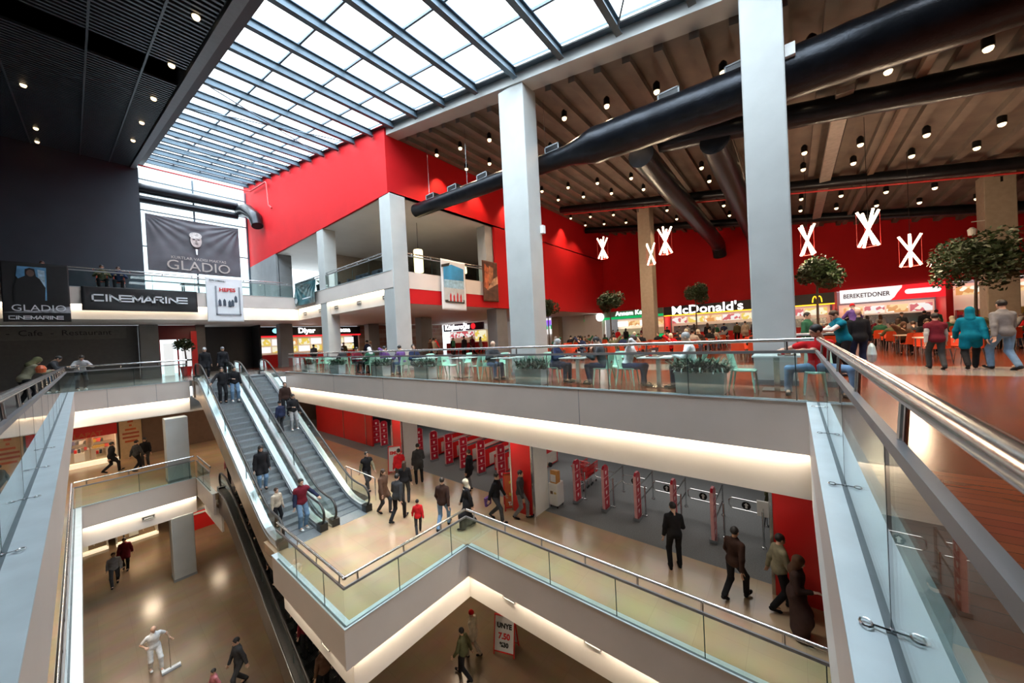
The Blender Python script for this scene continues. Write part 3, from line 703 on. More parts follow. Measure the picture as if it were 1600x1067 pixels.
# ================================================================ rails, escalators, ducts, lamps
ORD = ['first', 'second', 'third', 'fourth', 'fifth', 'sixth', 'seventh', 'eighth', 'ninth', 'tenth', 'eleventh', 'twelfth', 'thirteenth', 'fourteenth', 'fifteenth', 'sixteenth', 'seventeenth', 'eighteenth', 'nineteenth', 'twentieth']
M_edge = mat('glass_edge_green', (0.03, 0.06, 0.06), 0.2)
M_chan = mat('satin_channel', (0.26, 0.26, 0.27), 0.5, 0.5, var=0.04)
M_groove = mat('rail_groove', (0.13, 0.17, 0.19), 0.5)
def railing(p0, p1, z, label, inward, hgt=0.88, first=0.5, step=1.77, hr=0.035, tube_z=1.1, clamps=False, off=0.04, thick_rail=False):
    p0 = Vector((*p0, z)); p1 = Vector((*p1, z)); d = p1 - p0; L = d.length; u = d / L; n = Vector((*inward, 0))
    root = empty('glass_balustrade', p0); tag(root, label, 'railing', 'glass balustrades around the void')
    def loc(s, t, h): return u * s + n * t + Vector((0, 0, h))
    def bar(a, b, t0, t1, h0, h1):
        return [loc(a, t0, h0), loc(b, t0, h0), loc(b, t1, h0), loc(a, t1, h0), loc(a, t0, h1), loc(b, t0, h1), loc(b, t1, h1), loc(a, t1, h1)]
    cuts = [0.0]; s = first
    while s < L - 0.15: cuts.append(s); s += step
    cuts.append(L)
    for a, b in zip(cuts, cuts[1:]):
        MB().hexa(bar(a + 0.008, b - 0.008, -0.006, 0.006, 0.0, hgt)).build('glass_panel', M_glass, root)
        if a > 0: MB().hexa(bar(a - 0.008, a + 0.008, -0.007, 0.007, 0.0, hgt)).build('panel_joint', M_edge, root)
    MB().hexa(bar(0, L, -0.022, 0.022, 0.0, 0.012)).build('base_channel', M_groove, root)
    MB().hexa(bar(0, L, -0.016, 0.022, hgt - 0.02, hgt + 0.035)).build('top_channel', M_chan, root)
    MB().tube([loc(0, off, tube_z), loc(L, off, tube_z)], hr, 16).build('handrail', M_steel, root, smooth=True)
    s = 0.35
    while s < L:
        q = MB().tube([loc(s, 0.02, hgt), loc(s, off * .8, tube_z - hr)], 0.016, 8)
        q.tube([loc(s - .03, 0.02, hgt), loc(s - .03, off * .8, tube_z - hr)], 0.006, 6)
        q.build('bracket', M_steel, root, smooth=True); s += 1.25
    if clamps:
        for a in cuts[1:-1]:
            if a > 8.5: break
            q = MB()
            for e in (-1, 1):
                ring = [loc(a + 0.03 * math.sin(t), e * 0.085 + 0.022 * math.cos(t), 0.02) for t in [2 * math.pi * i / 10 for i in range(11)]]
                q.tube(ring, 0.005, 5, False); q.tube([loc(a, e * 0.06, 0.02), loc(a + .01 * e, e * 0.03, 0.025), loc(a, 0, 0.02)], 0.005, 5)
            q.lathe([(0.012, 0.0), (0.012, 0.03), (0.006, 0.035)], 8, loc(a, 0, 0)); q.build('clamp', M_steel, root, smooth=True)
    return root
railing((0.43, -0.30), (8.0, -0.30), 0, 'thick steel handrail over glass at the right, closest to the viewer', (0, -1), first=0.0 + 1.77, clamps=True, hr=0.04)
railing((-0.42, 1.3), (-0.42, 24.8), 0, 'steel handrail over glass along the left edge, above the blue ledge', (-1, 0), first=1.6, step=1.6, clamps=True, hr=0.036)
railing((8.03, 24.2), (8.03, -0.28), 0, 'long glass balustrade along the food court edge with green chairs behind', (1, 0), first=1.2)
railing((-0.42, 24.84), (3.5, 24.84), 0, 'glass balustrade on the upper far walkway left of the escalator tops', (0, 1), first=2.0)
railing((3.54, 12.5), (3.54, 8.14), -5, 'glass balustrade on the left side of the middle level platform', (1, 0), first=1.5)
railing((3.54, 8.14), (7.34, 8.14), -5, 'glass balustrade along the front of the middle level platform', (0, 1), first=1.4)
railing((7.34, 8.14), (7.34, -1.5), -5, 'long glass balustrade on the middle level facing the red store', (1, 0), first=1.3)
railing((-0.40, 24.34), (3.5, 24.34), -5, 'glass balustrade on the middle level walkway left of the lower escalator', (0, 1), first=1.9)
railing((3.54, 24.2), (3.54, 21.3), -5, 'short glass balustrade at the head of the lower escalator', (1, 0), first=1.4)
railing((-0.42, 0.5), (-0.42, 24.3), -5, 'glass balustrade on the middle level along the far left edge', (-1, 0), first=2)
railing((9.84, 15.9), (9.84, 22.7), L3, 'gallery balustrade between the two columns of the red box', (1, 0), first=1.6, tube_z=0.98, hgt=0.82)
railing((9.84, 23.6), (9.84, 27.6), L3, 'gallery balustrade beside the teal hanging banner', (1, 0), first=1.6, tube_z=0.98, hgt=0.82)
railing((10.7, 15.32), (16.9, 15.32), L3, 'gallery balustrade on the right side behind the blue hanging poster', (0, 1), first=1.6, tube_z=0.98, hgt=0.82)
railing((-6, 27.64), (9.7, 27.64), L3, 'gallery balustrade across the far end above the cinema banner', (0, 1), first=1.6, tube_z=0.98, hgt=0.82)

# ---------------------------------------------------------------- escalators
def escalator(xc, y0, y1, z0, z1, label, side_l=None, dark=False):
    M_step = M_step_shade if dark else globals()['M_step']; M_deckl = M_step_shade if dark else globals()['M_deckl']; M_fasc = M_dark if dark else globals()['M_fasc']  # dark: shadow on the lower escalator is put into its material colours
    root = empty('escalator', (xc, y0, z0)); tag(root, label, 'escalator', 'escalators in the void')
    sl_ = (z1 - z0) / (y1 - y0); a = 0.45
    sp = lambda t: 0.5 * (t + math.sqrt(t * t + a * a))
    def zc(y): return z0 + sl_ * (sp(y - y0) - sp(y - y1)) - z0
    ya, yb = y0 - 1.25, y1 + 1.25; N = 46
    Y = [ya + (yb - ya) * i / N for i in range(N + 1)]
    def strip(x0, x1, h0, h1, name, m, ylo=ya, yhi=yb, smooth=False):
        q = MB(); yy = [y for y in Y if ylo - 1e-6 <= y <= yhi + 1e-6]
        if yy[0] > ylo + .01: yy = [ylo] + yy
        if yy[-1] < yhi - .01: yy = yy + [yhi]
        pr = [(y - y0, zc(y) + h0) for y in yy] + [(y - y0, zc(y) + h1) for y in yy[::-1]]
        n = len(yy); vs = []
        for x in (x0, x1): vs += [(x, p[0], p[1]) for p in pr]
        t = 2 * n; fs = []
        for i in range(n - 1):
            j = t - 1 - i
            fs += [(i, i + 1, j - 1, j), (t + i, t + j, t + j - 1, t + i + 1), (i, t + i, t + i + 1, i + 1), (j, j - 1, t + j - 1, t + j)]
        fs += [(0, t - 1, 2 * t - 1, t), (n - 1, t + n - 1, t + n, n)]
        return q.add(vs, fs).build(name, m, root)
    # steps
    k = 0; y = y0 - 0.75; first = None
    while y < y1 + 0.75:
        z = zc(y + 0.18)
        if first is None:
            q = MB().box(-.5, .5, 0, .385, -.26, -.012)
            for i in range(24): q.box(-.49 + i * .041, -.47 + i * .041, 0, .385, -.012, 0)
            st = q.build('step', M_step, root); first = st
        else: st = link('step', first.data, root)
        st.location = (0, y - y0, z); y += 0.375
    for e, nm in ((-1, 'l'), (1, 'r')):
        xo = e * 0.62
        strip(xo - 0.006, xo + 0.006, 0.20, 0.84, 'glass_side', M_glass, ya + .25, yb - .25)
        strip(min(e * .52, e * .74), max(e * .52, e * .74), 0.06, 0.20, 'deck', M_deckl)
        strip(min(e * .505, e * .53), max(e * .505, e * .53), -0.25, 0.10, 'skirt', M_step)
        # handrail with turned ends
        pts = []
        for y_ in [ya + .25 + (yb - ya - .5) * i / 50 for i in range(51)]: pts.append((xo, y_ - y0, zc(y_) + 0.90))
        lo = [(xo, ya + .25 - y0 - .36 * math.sin(t), 0.55 + .35 * math.cos(t)) for t in [math.pi * (8 - i) / 8 for i in range(8)]]
        hi = [(xo, yb - .25 - y0 + .36 * math.sin(t), zc(yb) + 0.55 + .35 * math.cos(t)) for t in [math.pi * (i + 1) / 8 for i in range(8)]]
        MB().tube(lo + pts + hi, 0.042, 10, flat=0.7).build('handrail', M_rub, root, smooth=True)
        # glass discs of the newels
        for ye, zz in ((ya + .25 - y0, 0.0), (yb - .25 - y0, zc(yb))):
            sg = -1 if ye < 0 else 1
            poly = [(ye, zz + .20), (ye, zz + .87)] + [(ye + sg * .33 * math.sin(t), zz + .53 + .34 * math.cos(t)) for t in [math.pi * i / 8 for i in range(1, 8)]]
            MB().prism(poly, xo - .006, xo + .006, 'X').build('newel_glass', M_glass, root)
            MB().box(xo - .13, xo + .13, min(ye + sg * .0, ye + sg * .30), max(ye, ye + sg * .30), zz + .01, zz + .26).build('newel_base', M_rub, root)
    strip(-.755, -.74, 0.0, 0.07, 'edge_trim', globals()['M_deckl'])
    strip(-.74, -.70, -0.95, 0.06, 'side_cladding', side_l or M_fasc)
    strip(.70, .74, -0.95, 0.06, 'side_cladding', M_fasc)
    strip(-.70, .70, -0.97, -0.93, 'underside', M_fasc)
    for yy, zz in ((ya - .15, 0), (yb - 1.05, z1 - z0)): MB().box(-.5, .5, yy - y0, yy + 1.2 - y0, zz - .05, zz + .004).build('landing_plate', M_step, root)
    if z0 == -5 or True:
        q = MB(); 
        for y_ in (y0 + 2.4, y0 + 5.2, y0 + 8.0): q.box(-.63, -.60, y_ - y0, y_ + .02 - y0, zc(y_) + .15, zc(y_) + .9)
        q.build('glass_joint', M_edge, root)
    return root
M_bronze_shade = mat('shaded_bronze_panel', (0.17, 0.13, 0.10), 0.3, 0.6, var=0.15, scale=1.2)  # bronze copy, colour darkened to paint in the shade down there
M_deckl = mat('bright_metal_deck', (0.72, 0.76, 0.78), 0.25, 0.6, var=0.05)
escalator(4.45, 14.2, 23.6, -5, 0, 'left escalator between the middle and upper levels, with people riding down', M_bronze)
escalator(6.10, 14.2, 23.6, -5, 0, 'right escalator between the middle and upper levels, beside the long cream band')
escalator(4.45, 10.2, 19.6, -10, -5, 'lower shade-darkened escalator crowded with people under the platform', M_bronze_shade, True)
struct(B(3.65, 6.9, 24.6, 24.9, -0.9, -0.01).build('trim_landing', M_fasc))
# guide bars at the foot of the right escalator
for x_, y_, l_ in ((7.35, 14.6, 'bent steel guard bar right of the escalator foot'),):
    tag(MB().tube([(x_, y_ + 1.4, -4.05), (x_, y_ - .9, -4.05), (x_ + .05, y_ - 1.0, -4.1), (x_ + .05, y_ - 1.0, -5)], .025, 8).tube([(x_, y_ + .9, -4.05), (x_, y_ + .9, -5)], .025, 8).tube([(x_, y_ + 1.4, -4.05), (x_, y_ + 1.4, -5)], .025, 8).build('guard_bar', M_steel, smooth=True), l_, 'guard rail')

# ---------------------------------------------------------------- ducts
def duct(pts, radii, name, label, n=20, clamps=(), hang=(), ribs=None):
    root = empty(name, pts[0]); tag(root, label, 'duct', 'black ceiling ducts')
    P = [Vector(p) - Vector(pts[0]) for p in pts]
    # corrugated: many rings along the path
    pp = []; rr = []
    for i in range(len(P) - 1):
        L = (P[i + 1] - P[i]).length; m = max(1, int(L / (ribs or 0.35)))
        for j in range(m):
            t = j / m; pp.append(P[i].lerp(P[i + 1], t)); r = radii[i] + (radii[i + 1] - radii[i]) * t
            rr.append(r * (1.0 if j % 2 else 1.025))
    pp.append(P[-1]); rr.append(radii[-1])
    MB().tube(pp, 1, n, True, rr).build('duct_body', M_duct, root, smooth=50)
    for c in clamps:  # outlet boxes on top: (t along first..last by y, radius)
        y, x, z, r = c
        q = MB(); x -= pts[0][0]; y -= pts[0][1]; z -= pts[0][2]
        q.box(x - .22, x + .22, y - .3, y + .3, z + r * .75, z + r + .14).build('outlet_box', M_black, root)
        w = MB().box(x - .235, x - .22, y - .3, y + .3, z + r + .10, z + r + .14).box(x - .235, x - .22, y - .3, y + .3, z + r - .12, z + r - .08).box(x - .235, x - .22, y - .3, y - .26, z + r - .12, z + r + .14).box(x - .235, x - .22, y + .26, y + .3, z + r - .12, z + r + .14)
        w.build('outlet_frame', mat('grey_frame', (0.3, 0.32, 0.34), 0.4), root)
    for h in hang:
        x, y, z, zt = h; MB().tube([(x - pts[0][0], y - pts[0][1], z - pts[0][2]), (x - pts[0][0], y - pts[0][1], zt - pts[0][2])], .012, 6).build('hanger', M_steel, root)
    return root
dx = 11.25
dz = lambda y: 7.38 + 0.045 * (y + 3.6)
duct([(dx, 15.0, dz(15)), (dx, 6.1, dz(6.1)), (dx, 5.0, dz(5.0)), (dx, -0.4, dz(-.4)), (dx, -3.0, dz(-3) + .03), (dx, -9, dz(-9) + .1)], [.33, .33, .56, .56, .62, .62], 'ventilation_duct',
     'long black duct widening towards the right, passing behind both tall columns', 24,
     [(13.6, dx, dz(13.6), .33), (12.0, dx, dz(12), .33), (10.1, dx, dz(10.1), .33), (8.2, dx, dz(8.2), .33), (6.6, dx, dz(6.6), .33), (2.6, dx, dz(2.6), .56), (0.9, dx, dz(.9), .56)],
     [(dx, 13.9, dz(13.9) + .3, roof(13.9)), (dx, 11.2, dz(11.2) + .3, roof(11.2)), (dx, 7.0, dz(7) + .3, roof(7))])
r_ = lambda y, d: roof(y) + d
duct([(15.0, 3.9, r_(3.9, -.75)), (15.0, -9.5, r_(-9.5, -.75))], [.36, .36], 'ventilation_duct', 'second black duct along the ceiling, right of the nearest column')
duct([(23.0, 13.2, r_(13.2, -.6)), (23.0, -10, r_(-10, -.6))], [.24, .24], 'ventilation_duct', 'thin black duct crossing the food court ceiling from left to right')
duct([(30.6, 15.0, r_(15, -.5)), (30.6, -10, r_(-10, -.5))], [.26, .26], 'ventilation_duct', 'farthest black duct running just before the red back wall')
duct([(14.2, 4.45, 8.35), (31.5, 4.45, 8.1), (32.6, 4.45, 7.9), (33.1, 4.45, 7.2)], [.48, .48, .48, .48], 'ventilation_duct', 'fat black duct heading away to the red wall, left one of the pair')
duct([(14.8, 2.0, 8.2), (31, 2.0, 7.9), (32.2, 2.0, 7.7), (32.8, 2.0, 7.0)], [.48, .48, .48, .48], 'ventilation_duct', 'fat black duct heading away to the red wall, right one of the pair')
duct([(3.1, 36.9, 13.75), (9.0, 36.9, 13.85)], [.36, .36], 'ventilation_duct', 'upper black duct across the bright far window')
duct([(3.1, 36.9, 12.95), (9.0, 36.9, 13.05)], [.26, .26], 'ventilation_duct', 'lower slimmer black duct across the bright far window')
duct([(9.3, 37.0, 13.6), (9.35, 35.6, 13.3), (9.35, 33.6, 12.2), (9.35, 33.2, 11.4)], [.5, .5, .45, .4], 'ventilation_duct', 'bent black duct end in the corner by the red wall')
# ---------------------------------------------------------------- red sprinkler pipes
pm = mat('red_pipe', (0.55, 0.03, 0.03), 0.4)
tag(MB().tube([(2.2, 35.5, 14.9), (9.2, 35.6, 14.95), (9.6, 35.3, 14.9), (9.6, 31.6, 14.5), (9.6, 31.4, 14.3), (9.6, 31.2, 12.6), (9.6, 30.6, 12.2)], .06, 8).build('sprinkler_pipe', pm, smooth=True), 'red pipe crossing the far window top and turning down the red wall', 'pipe')
tag(MB().tube([(23.4, 13.2, r_(13.2, -.85)), (23.4, -10, r_(-10, -.85))], .045, 8).build('sprinkler_pipe', pm, smooth=True), 'red pipe running below the thin black duct in the food court', 'pipe')
M_galv = mat('galvanised_metal', (0.45, 0.42, 0.38), 0.4, 0.6, var=0.15)
d = MB(); d.box(14.4, 33, -1.62, -1.22, r_(-1.4, -.62), r_(-1.4, -.45)); tag(d.build('cable_tray', M_galv), 'bright metal tray on the ceiling right of the nearest column', 'cable tray')
d = MB(); d.box(12.2, 33, -3.05, -2.85, r_(-3, -.5), r_(-3, -.3)); tag(d.build('cable_tray', mat('brown_tray', (0.16, 0.11, 0.08), 0.5)), 'narrow brown tray on the ceiling below the second black duct', 'cable tray')

# ---------------------------------------------------------------- ceiling spots
M_bulb = emit('bulb_glow', (1.0, 0.74, 0.42), 3.4)
M_bulb2 = emit('bulb_glow_cool', (1.0, 0.90, 0.75), 16.0)
def spotproto():
    root = empty('ceiling_spotlight'); MB().lathe([(.11, .03), (.11, .26), (.05, .34)], 12).build('housing', M_black, root, smooth=True)
    MB().lathe([(.035, -.065), (.07, -.045), (.09, .0), (.09, .03)], 14).build('bulb', M_bulb, root, smooth=True); return root
sp0 = spotproto(); used = False
rows = {12.0: 'nearest the atrium', 14.1: 'second from the atrium', 19.1: 'third from the atrium', 21.1: 'fourth from the atrium', 26.0: 'fifth from the atrium', 28.6: 'nearest the back wall'}
for x_, rw in rows.items():
    for j, y_ in enumerate([14.05, 12.3, 10.4, 8.5, 6.55, 4.85, 3.17, 1.33, -.6, -2.24, -3.9, -5.5, -7.4]):
        o = sp0 if not used else copy_tree(sp0); used = True
        at(o, x_, y_, roof(y_) - 0.48)
        tag(o, 'ceiling spot, row %s, %s from the red side wall' % (rw, ORD[j]), 'ceiling light', 'spotlights on the food court ceiling')
        if j % 2 == (int(x_) % 2) or x_ < 15:
            l = bpy.data.lights.new('spot', 'SPOT'); l.energy = 340; l.color = (1, .70, .44); l.spot_size = R(105); l.spot_blend = .6; l.shadow_soft_size = .08
            q = link('spot', l); q.location = (x_, y_, roof(y_) - .62)
for j, y_ in enumerate((14.6, 13.2)):  # wall washers by the red side wall
    pass
for x_ in (13.1, 16.0, 19.0, 22.5, 26.5):
    l = bpy.data.lights.new('wall_spot', 'SPOT'); l.energy = 520; l.color = (1, .62, .38); l.spot_size = R(75); l.spot_blend = .8; l.shadow_soft_size = .06
    q = link('wall_spot', l); q.location = (x_, 14.6, roof(14.6) - .4); q.rotation_euler = (R(12), 0, 0)
for j, (x_, y_) in enumerate([(2.35, 12.35), (2.35, 16.13), (2.32, 20.1), (2.32, 24.1), (2.32, 28.1), (-1.0, 23.95), (-1.1, 35.0), (-1.0, 31.4)]):
    o = copy_tree(sp0); at(o, x_, y_, roof(y_) - 0.66)
    tag(o, 'small spot in the dark slatted ceiling, %s counted from the viewer%s' % (ORD[j if j < 5 else j - 5], '' if j < 5 else ', outer row at left'), 'ceiling light', 'spotlights in the slatted ceiling')
# ---------------------------------------------------------------- X-shaped tube lamps
M_tube = emit('lamp_tube', (1.0, 0.80, 0.56), 6.0)
def xlamp(x, y, z, s, label, rz):
    root = empty('pendant_lamp', (x, y, z)); root.rotation_euler.z = R(rz); tag(root, label, 'pendant lamp', 'crossed tube pendants over the food court')
    for i in range(4):
        a = R(90 * i + 20); r1 = .30 * s; h = .62 * s
        p = Vector((math.cos(a) * r1, math.sin(a) * r1, h)); q = Vector((-math.cos(a + .35) * r1, -math.sin(a + .35) * r1, -h))
        o_ = Vector((math.cos(a + 1.5) * .05, math.sin(a + 1.5) * .05, 0))
        MB().tube([p + o_, q + o_], .042 * s, 10).build('light_tube', M_tube, root, smooth=True)
    q = MB(); 
    for i in range(4):
        a = R(90 * i + 20); b = R(90 * i + 110); c1 = lambda t, h: (math.cos(t) * .31 * s, math.sin(t) * .31 * s, h * s)
        q.tube([c1(a, .62), c1(a, -.62)], .006, 5).tube([c1(a, -.62), c1(b, -.62)], .006, 5)
    q.build('wire_frame', pm, root)
    MB().tube([(0, 0, .3), (0, 0, roof(y) - z + .02)], .008, 5).build('cord', M_black, root)
    l = bpy.data.lights.new('lamp', 'POINT'); l.energy = 260; l.color = (1, .76, .5); l.shadow_soft_size = .3; q = link('lamp', l); q.location = (x, y, z - .75)
for a in ((20.4, 8.94, 6.6, 1, 'crossed tube lamp farthest left, before the red wall', 10), (22.3, 6.66, 6.1, 1, 'lower crossed tube lamp of the pair beside the brown-lit column', 35), (18.0, 4.68, 5.7, 1, 'larger crossed tube lamp of the pair beside the brown-lit column', 60),
          (19.9, -.6, 4.95, 1, 'crossed tube lamp just right of the nearest column', 25), (17.8, -2.2, 4.63, 1, 'largest and highest crossed tube lamp right of the nearest column', 80), (21.3, -3.8, 4.1, 1, 'crossed tube lamp farthest right, low before the red wall', 50)): xlamp(*a)
# ---------------------------------------------------------------- small fittings on the cream bands and columns
M_vent = mat('vent_grey', (0.12, 0.12, 0.12), 0.5)
def vent(x, y, z, ax, label):
    root = empty('air_vent', (x, y, z)); tag(root, label, 'vent', 'small vents in the cream bands')
    w, h = .22, .10
    q = MB(); b = lambda a0, a1, h0, h1, t0, t1: q.box(t0, t1, a0, a1, h0, h1) if ax == 'X' else q.box(a0, a1, t0, t1, h0, h1)
    b(-w, w, h - .02, h, -.03, .01); b(-w, w, -h, -h + .02, -.03, .01); b(-w, -w + .02, -h, h, -.03, .01); b(w - .02, w, -h, h, -.03, .01); q.build('frame', mat('vent_frame', (0.4, 0.4, 0.38), .4), root)
    q = MB(); b(-w, w, -h, h, -.005, .01)
    q.build('grille', M_vent, root)
    q = MB(); b(-w * .7, w * .7, -h * .3, h * .3, -.02, 0); q.build('louvre', M_paint, root)
vent(7.55, 6.7, -6.15, 'X', 'small vent in the long lower cream band, left one'); vent(7.55, 4.05, -6.12, 'X', 'small vent in the long lower cream band, right one')
vent(3.75, 9.85, -6.4, 'X', 'small vent on the left cream face of the platform')
vent(1.75, 24.55, -6.4, 'Y', 'small vent in the cream band of the left walkway')
for y_, w_ in ((26.7, 'first from the far end'), (24.2, 'second from the far end'), (21.9, 'third from the far end'), (19.1, 'fourth from the far end'), (16.4, 'nearest the corner column')): vent(10.05, y_, 3.82, 'X', 'gallery cream band vent, ' + w_)
for i, (x_, y_, z_, l_) in enumerate(((10.76, 8.2, 5.1, 'small white speaker on the left tall column'), (10.76, .1, 7.6, 'white box on the side of the nearest tall column, up by the duct'))):
    q = MB().box(x_ - .18, x_ - .02, y_ - 1.35 if i == 0 else y_ - .35, y_ - 1.22 if i == 0 else y_ - .16, z_, z_ + .28); tag(q.build('speaker', M_paint), l_, 'speaker')
tag(MB().tube([(25.9, -6.9, 5.6), (25.8, -6.5, 5.6)], .02, 6).lathe([(.12, 0), (.14, .25), (.05, .35)], 12, (25.8, -6.5, 5.0)).build('wall_speaker', M_paint), 'small pale speaker hanging at the far right column', 'speaker')
# ================================================================ shops, signs, banners
M_letw = emit('lit_white_letter', (1, 1, 1), 3.2); M_letp = mat('pale_letter', (0.75, 0.76, 0.78), 0.4)
M_letd = mat('dark_letter', (0.02, 0.02, 0.02), 0.5)
def menu(name, c1, c2, s):
    """back-lit menu board: blocks of colour from a voronoi pattern"""
    m, t, b = _new(name); tcn = t.nodes.new('ShaderNodeTexCoord'); v = t.nodes.new('ShaderNodeTexVoronoi'); v.inputs['Scale'].default_value = 4
    r = t.nodes.new('ShaderNodeValToRGB'); r.color_ramp.interpolation = 'CONSTANT'
    r.color_ramp.elements[0].color = (*c1, 1); r.color_ramp.elements[1].position = .45; r.color_ramp.elements[1].color = (*c2, 1)
    e = r.color_ramp.elements.new(.75); e.color = (0.9, 0.85, 0.7, 1)
    t.links.new(tcn.outputs['Object'], v.inputs['Vector']); t.links.new(v.outputs['Color'], r.inputs['Fac'])
    t.links.new(r.outputs['Color'], b.inputs['Emission Color']); b.inputs['Emission Strength'].default_value = s; b.inputs['Base Color'].default_value = (.1, .1, .1, 1)
    return m
M_menu1 = menu('menu_board_warm', (0.65, 0.28, 0.08), (0.8, 0.55, 0.25), 1.1); M_menu2 = menu('menu_board_mixed', (0.6, 0.1, 0.12), (0.85, 0.82, 0.8), 1.0)
M_menu3 = menu('menu_board_yellow', (0.8, 0.6, 0.1), (0.9, 0.85, 0.6), 1.0)
M_warmback = emit('back_wall_glow', (1.0, 0.72, 0.42), 0.12, (0.7, 0.6, 0.5))  # emission painted in as lamplight on plain back walls and a cabinet
def goods(name, cols, sc, em=0):
    m, t, b = _new(name); tcn = t.nodes.new('ShaderNodeTexCoord'); mp = t.nodes.new('ShaderNodeMapping'); mp.inputs['Scale'].default_value = sc
    v = t.nodes.new('ShaderNodeTexVoronoi'); v.inputs['Scale'].default_value = 1; v.inputs['Randomness'].default_value = .5
    r = t.nodes.new('ShaderNodeValToRGB'); r.color_ramp.interpolation = 'CONSTANT'
    while len(r.color_ramp.elements) < len(cols): r.color_ramp.elements.new(0.5)
    for i, c in enumerate(cols): r.color_ramp.elements[i].position = i / len(cols); r.color_ramp.elements[i].color = (*c, 1)
    sep = t.nodes.new('ShaderNodeSeparateColor')
    t.links.new(tcn.outputs['Object'], mp.inputs[0]); t.links.new(mp.outputs[0], v.inputs['Vector']); t.links.new(v.outputs['Color'], sep.inputs[0]); t.links.new(sep.outputs[0], r.inputs['Fac']); t.links.new(r.outputs['Color'], b.inputs['Base Color'])
    b.inputs['Roughness'].default_value = .4
    if em: t.links.new(r.outputs['Color'], b.inputs['Emission Color']); b.inputs['Emission Strength'].default_value = em
    return m
M_goods = goods('mixed_goods', [(.5, .05, .05), (.6, .6, .58), (.15, .15, .3), (.5, .35, .08), (.1, .1, .1), (.65, .1, .1)], (6, 6, 5))
M_yel = emit('lit_yellow', (1, .62, .02), 1.6); M_grn = emit('lit_green', (0.0, .42, .12), .9); M_litred = emit('lit_red', (.85, .02, .03), 1.1); M_litwhite = emit('lit_white_panel', (1, 1, 1), .95, (.5, .5, .5))
def stall(label, y0, y1, wall_m, menus, mm, counter_m, boards=4, x=34.7, under=2.65):
    """serving counter with back-lit boards in a recess; faces smaller x"""
    root = empty('food_counter', (x, (y0 + y1) / 2, 0)); tag(root, label, 'food counter', 'food counters along the back wall')
    def P(name, a, m): q = MB().box(a[0] - x, a[1] - x, a[2] - (y0 + y1) / 2, a[3] - (y0 + y1) / 2, a[4], a[5]); return q.build(name, m, root)
    P('back_panel', (x + 1.5, x + 1.56, y0 + .05, y1 - .05, 0, under + .1), wall_m)
    P('counter', (x + .25, x + .75, y0 + .1, y1 - .1, 0, 1.05), counter_m); P('counter_top', (x + .2, x + .8, y0 + .05, y1 - .05, 1.05, 1.1), M_steel)
    w = (y1 - y0 - .4) / boards
    for i in range(boards): P('menu_board', (x + .9, x + .96, y0 + .2 + i * w + .05, y0 + .2 + (i + 1) * w - .05, under - .65, under - .12), menus[i % len(menus)])
    P('cabinet', (x + 1.1, x + 1.45, y0 + .3, y1 - .3, 1.1, 1.7), mm)
    l = area('stall_lamp', (x + .9, (y0 + y1) / 2, under + .02), .5, 16 * (y1 - y0) / 4, (1, .86, .66), (0, 0, 0), y1 - y0 - .3)
    return root
struct(B(34.62, 36.6, 9.35, 9.45, 0, 3.5).build('wall_partition', M_redp)); struct(B(34.62, 36.6, -2.55, -2.4, 0, 3.5).build('wall_partition', M_redp)); struct(B(34.58, 36.6, -7.9, -7.6, 0, 3.5).build('wall_partition', M_redp))
stall('counter with pale menu boards under the green sign', 9.5, 14.6, M_warmback, [M_menu1, M_litwhite], M_warmback, M_grn, 4, under=2.6)
stall('busy burger counter under the black sign with white letters', -2.3, 9.2, M_warmback, [M_menu3, M_menu2, M_menu1], M_steel, M_redp, 8, under=2.6)
stall('counter under the white and red lit sign, with window frames above', -7.5, -2.7, M_warmback, [M_menu2, M_menu1], M_steel, M_paint, 4, under=2.45)
stall('counter with two food pictures behind the far right tree', -14, -8.0, M_warmback, [M_menu1], M_goods, M_black, 5, under=3.3)
# -- signs: boards with lettering as their parts
def board(name, label, cat, x0, x1, y0, y1, z0, z1, m, group=None):
    o = B(x0, x1, y0, y1, z0, z1).build(name, m); return tag(o, label, cat, group)
o = board('sign_board', 'long black sign board with white letters over a yellow strip', 'shop sign', 34.4, 34.6, -2.4, 9.35, 2.72, 3.5, mat('dark_sign', (0.02, 0.015, 0.018), .4))
text("McDonald's", 1.05, (34.38, 5.9, 3.08), '-X', M_letw, o, .02, .012, 1.12)
MB().use(M_yel).box(34.38, 34.6, -2.4, 9.35, 2.64, 2.72).build('yellow_strip', None, o)
q = MB()
for e in (-1, 1): q.tube([(34.36, -1.45 + e * .13 + .13 * math.cos(t), 2.85 + .45 * math.sin(t)) for t in [math.pi * i / 8 for i in range(9)]], .03, 6)
q.build('arches_logo', emit('arch_yellow', (1, .6, .02), 2.5), o)
o = board('sign_board', 'green lit sign band with a round white badge and white letters', 'shop sign', 34.42, 34.6, 9.45, 17.6, 2.95, 3.5, mat('grey_green_sign', (0.16, .24, .19), .4))
MB().box(34.38, 34.6, 9.45, 17.6, 2.72, 2.95).build('green_strip', M_grn, o); text('Annem Keyfi', .62, (34.36, 12.4, 3.24), '-X', emit('lit_mint_letter', (.7, 1, .85), 2.6), o, .02, .008)
q = MB(); q.prism([(15.7 + .42 * math.cos(a), 3.06 + .42 * math.sin(a)) for a in [2 * math.pi * i / 20 for i in range(20)]], 34.3, 34.36, 'X'); q.build('round_badge', M_letw, o)
o = board('sign_board', 'lit white sign with a red curve and pill shape on its right half', 'shop sign', 34.4, 34.6, -7.55, -2.7, 2.62, 3.55, M_litwhite)
q = MB(); q.prism([(-7.55, 2.61), (-5.15, 2.61), (-5.35, 2.8), (-5.5, 3.1), (-5.7, 3.4), (-5.72, 3.56), (-7.55, 3.56)], 34.37, 34.4, 'X'); q.build('red_half', M_litred, o)
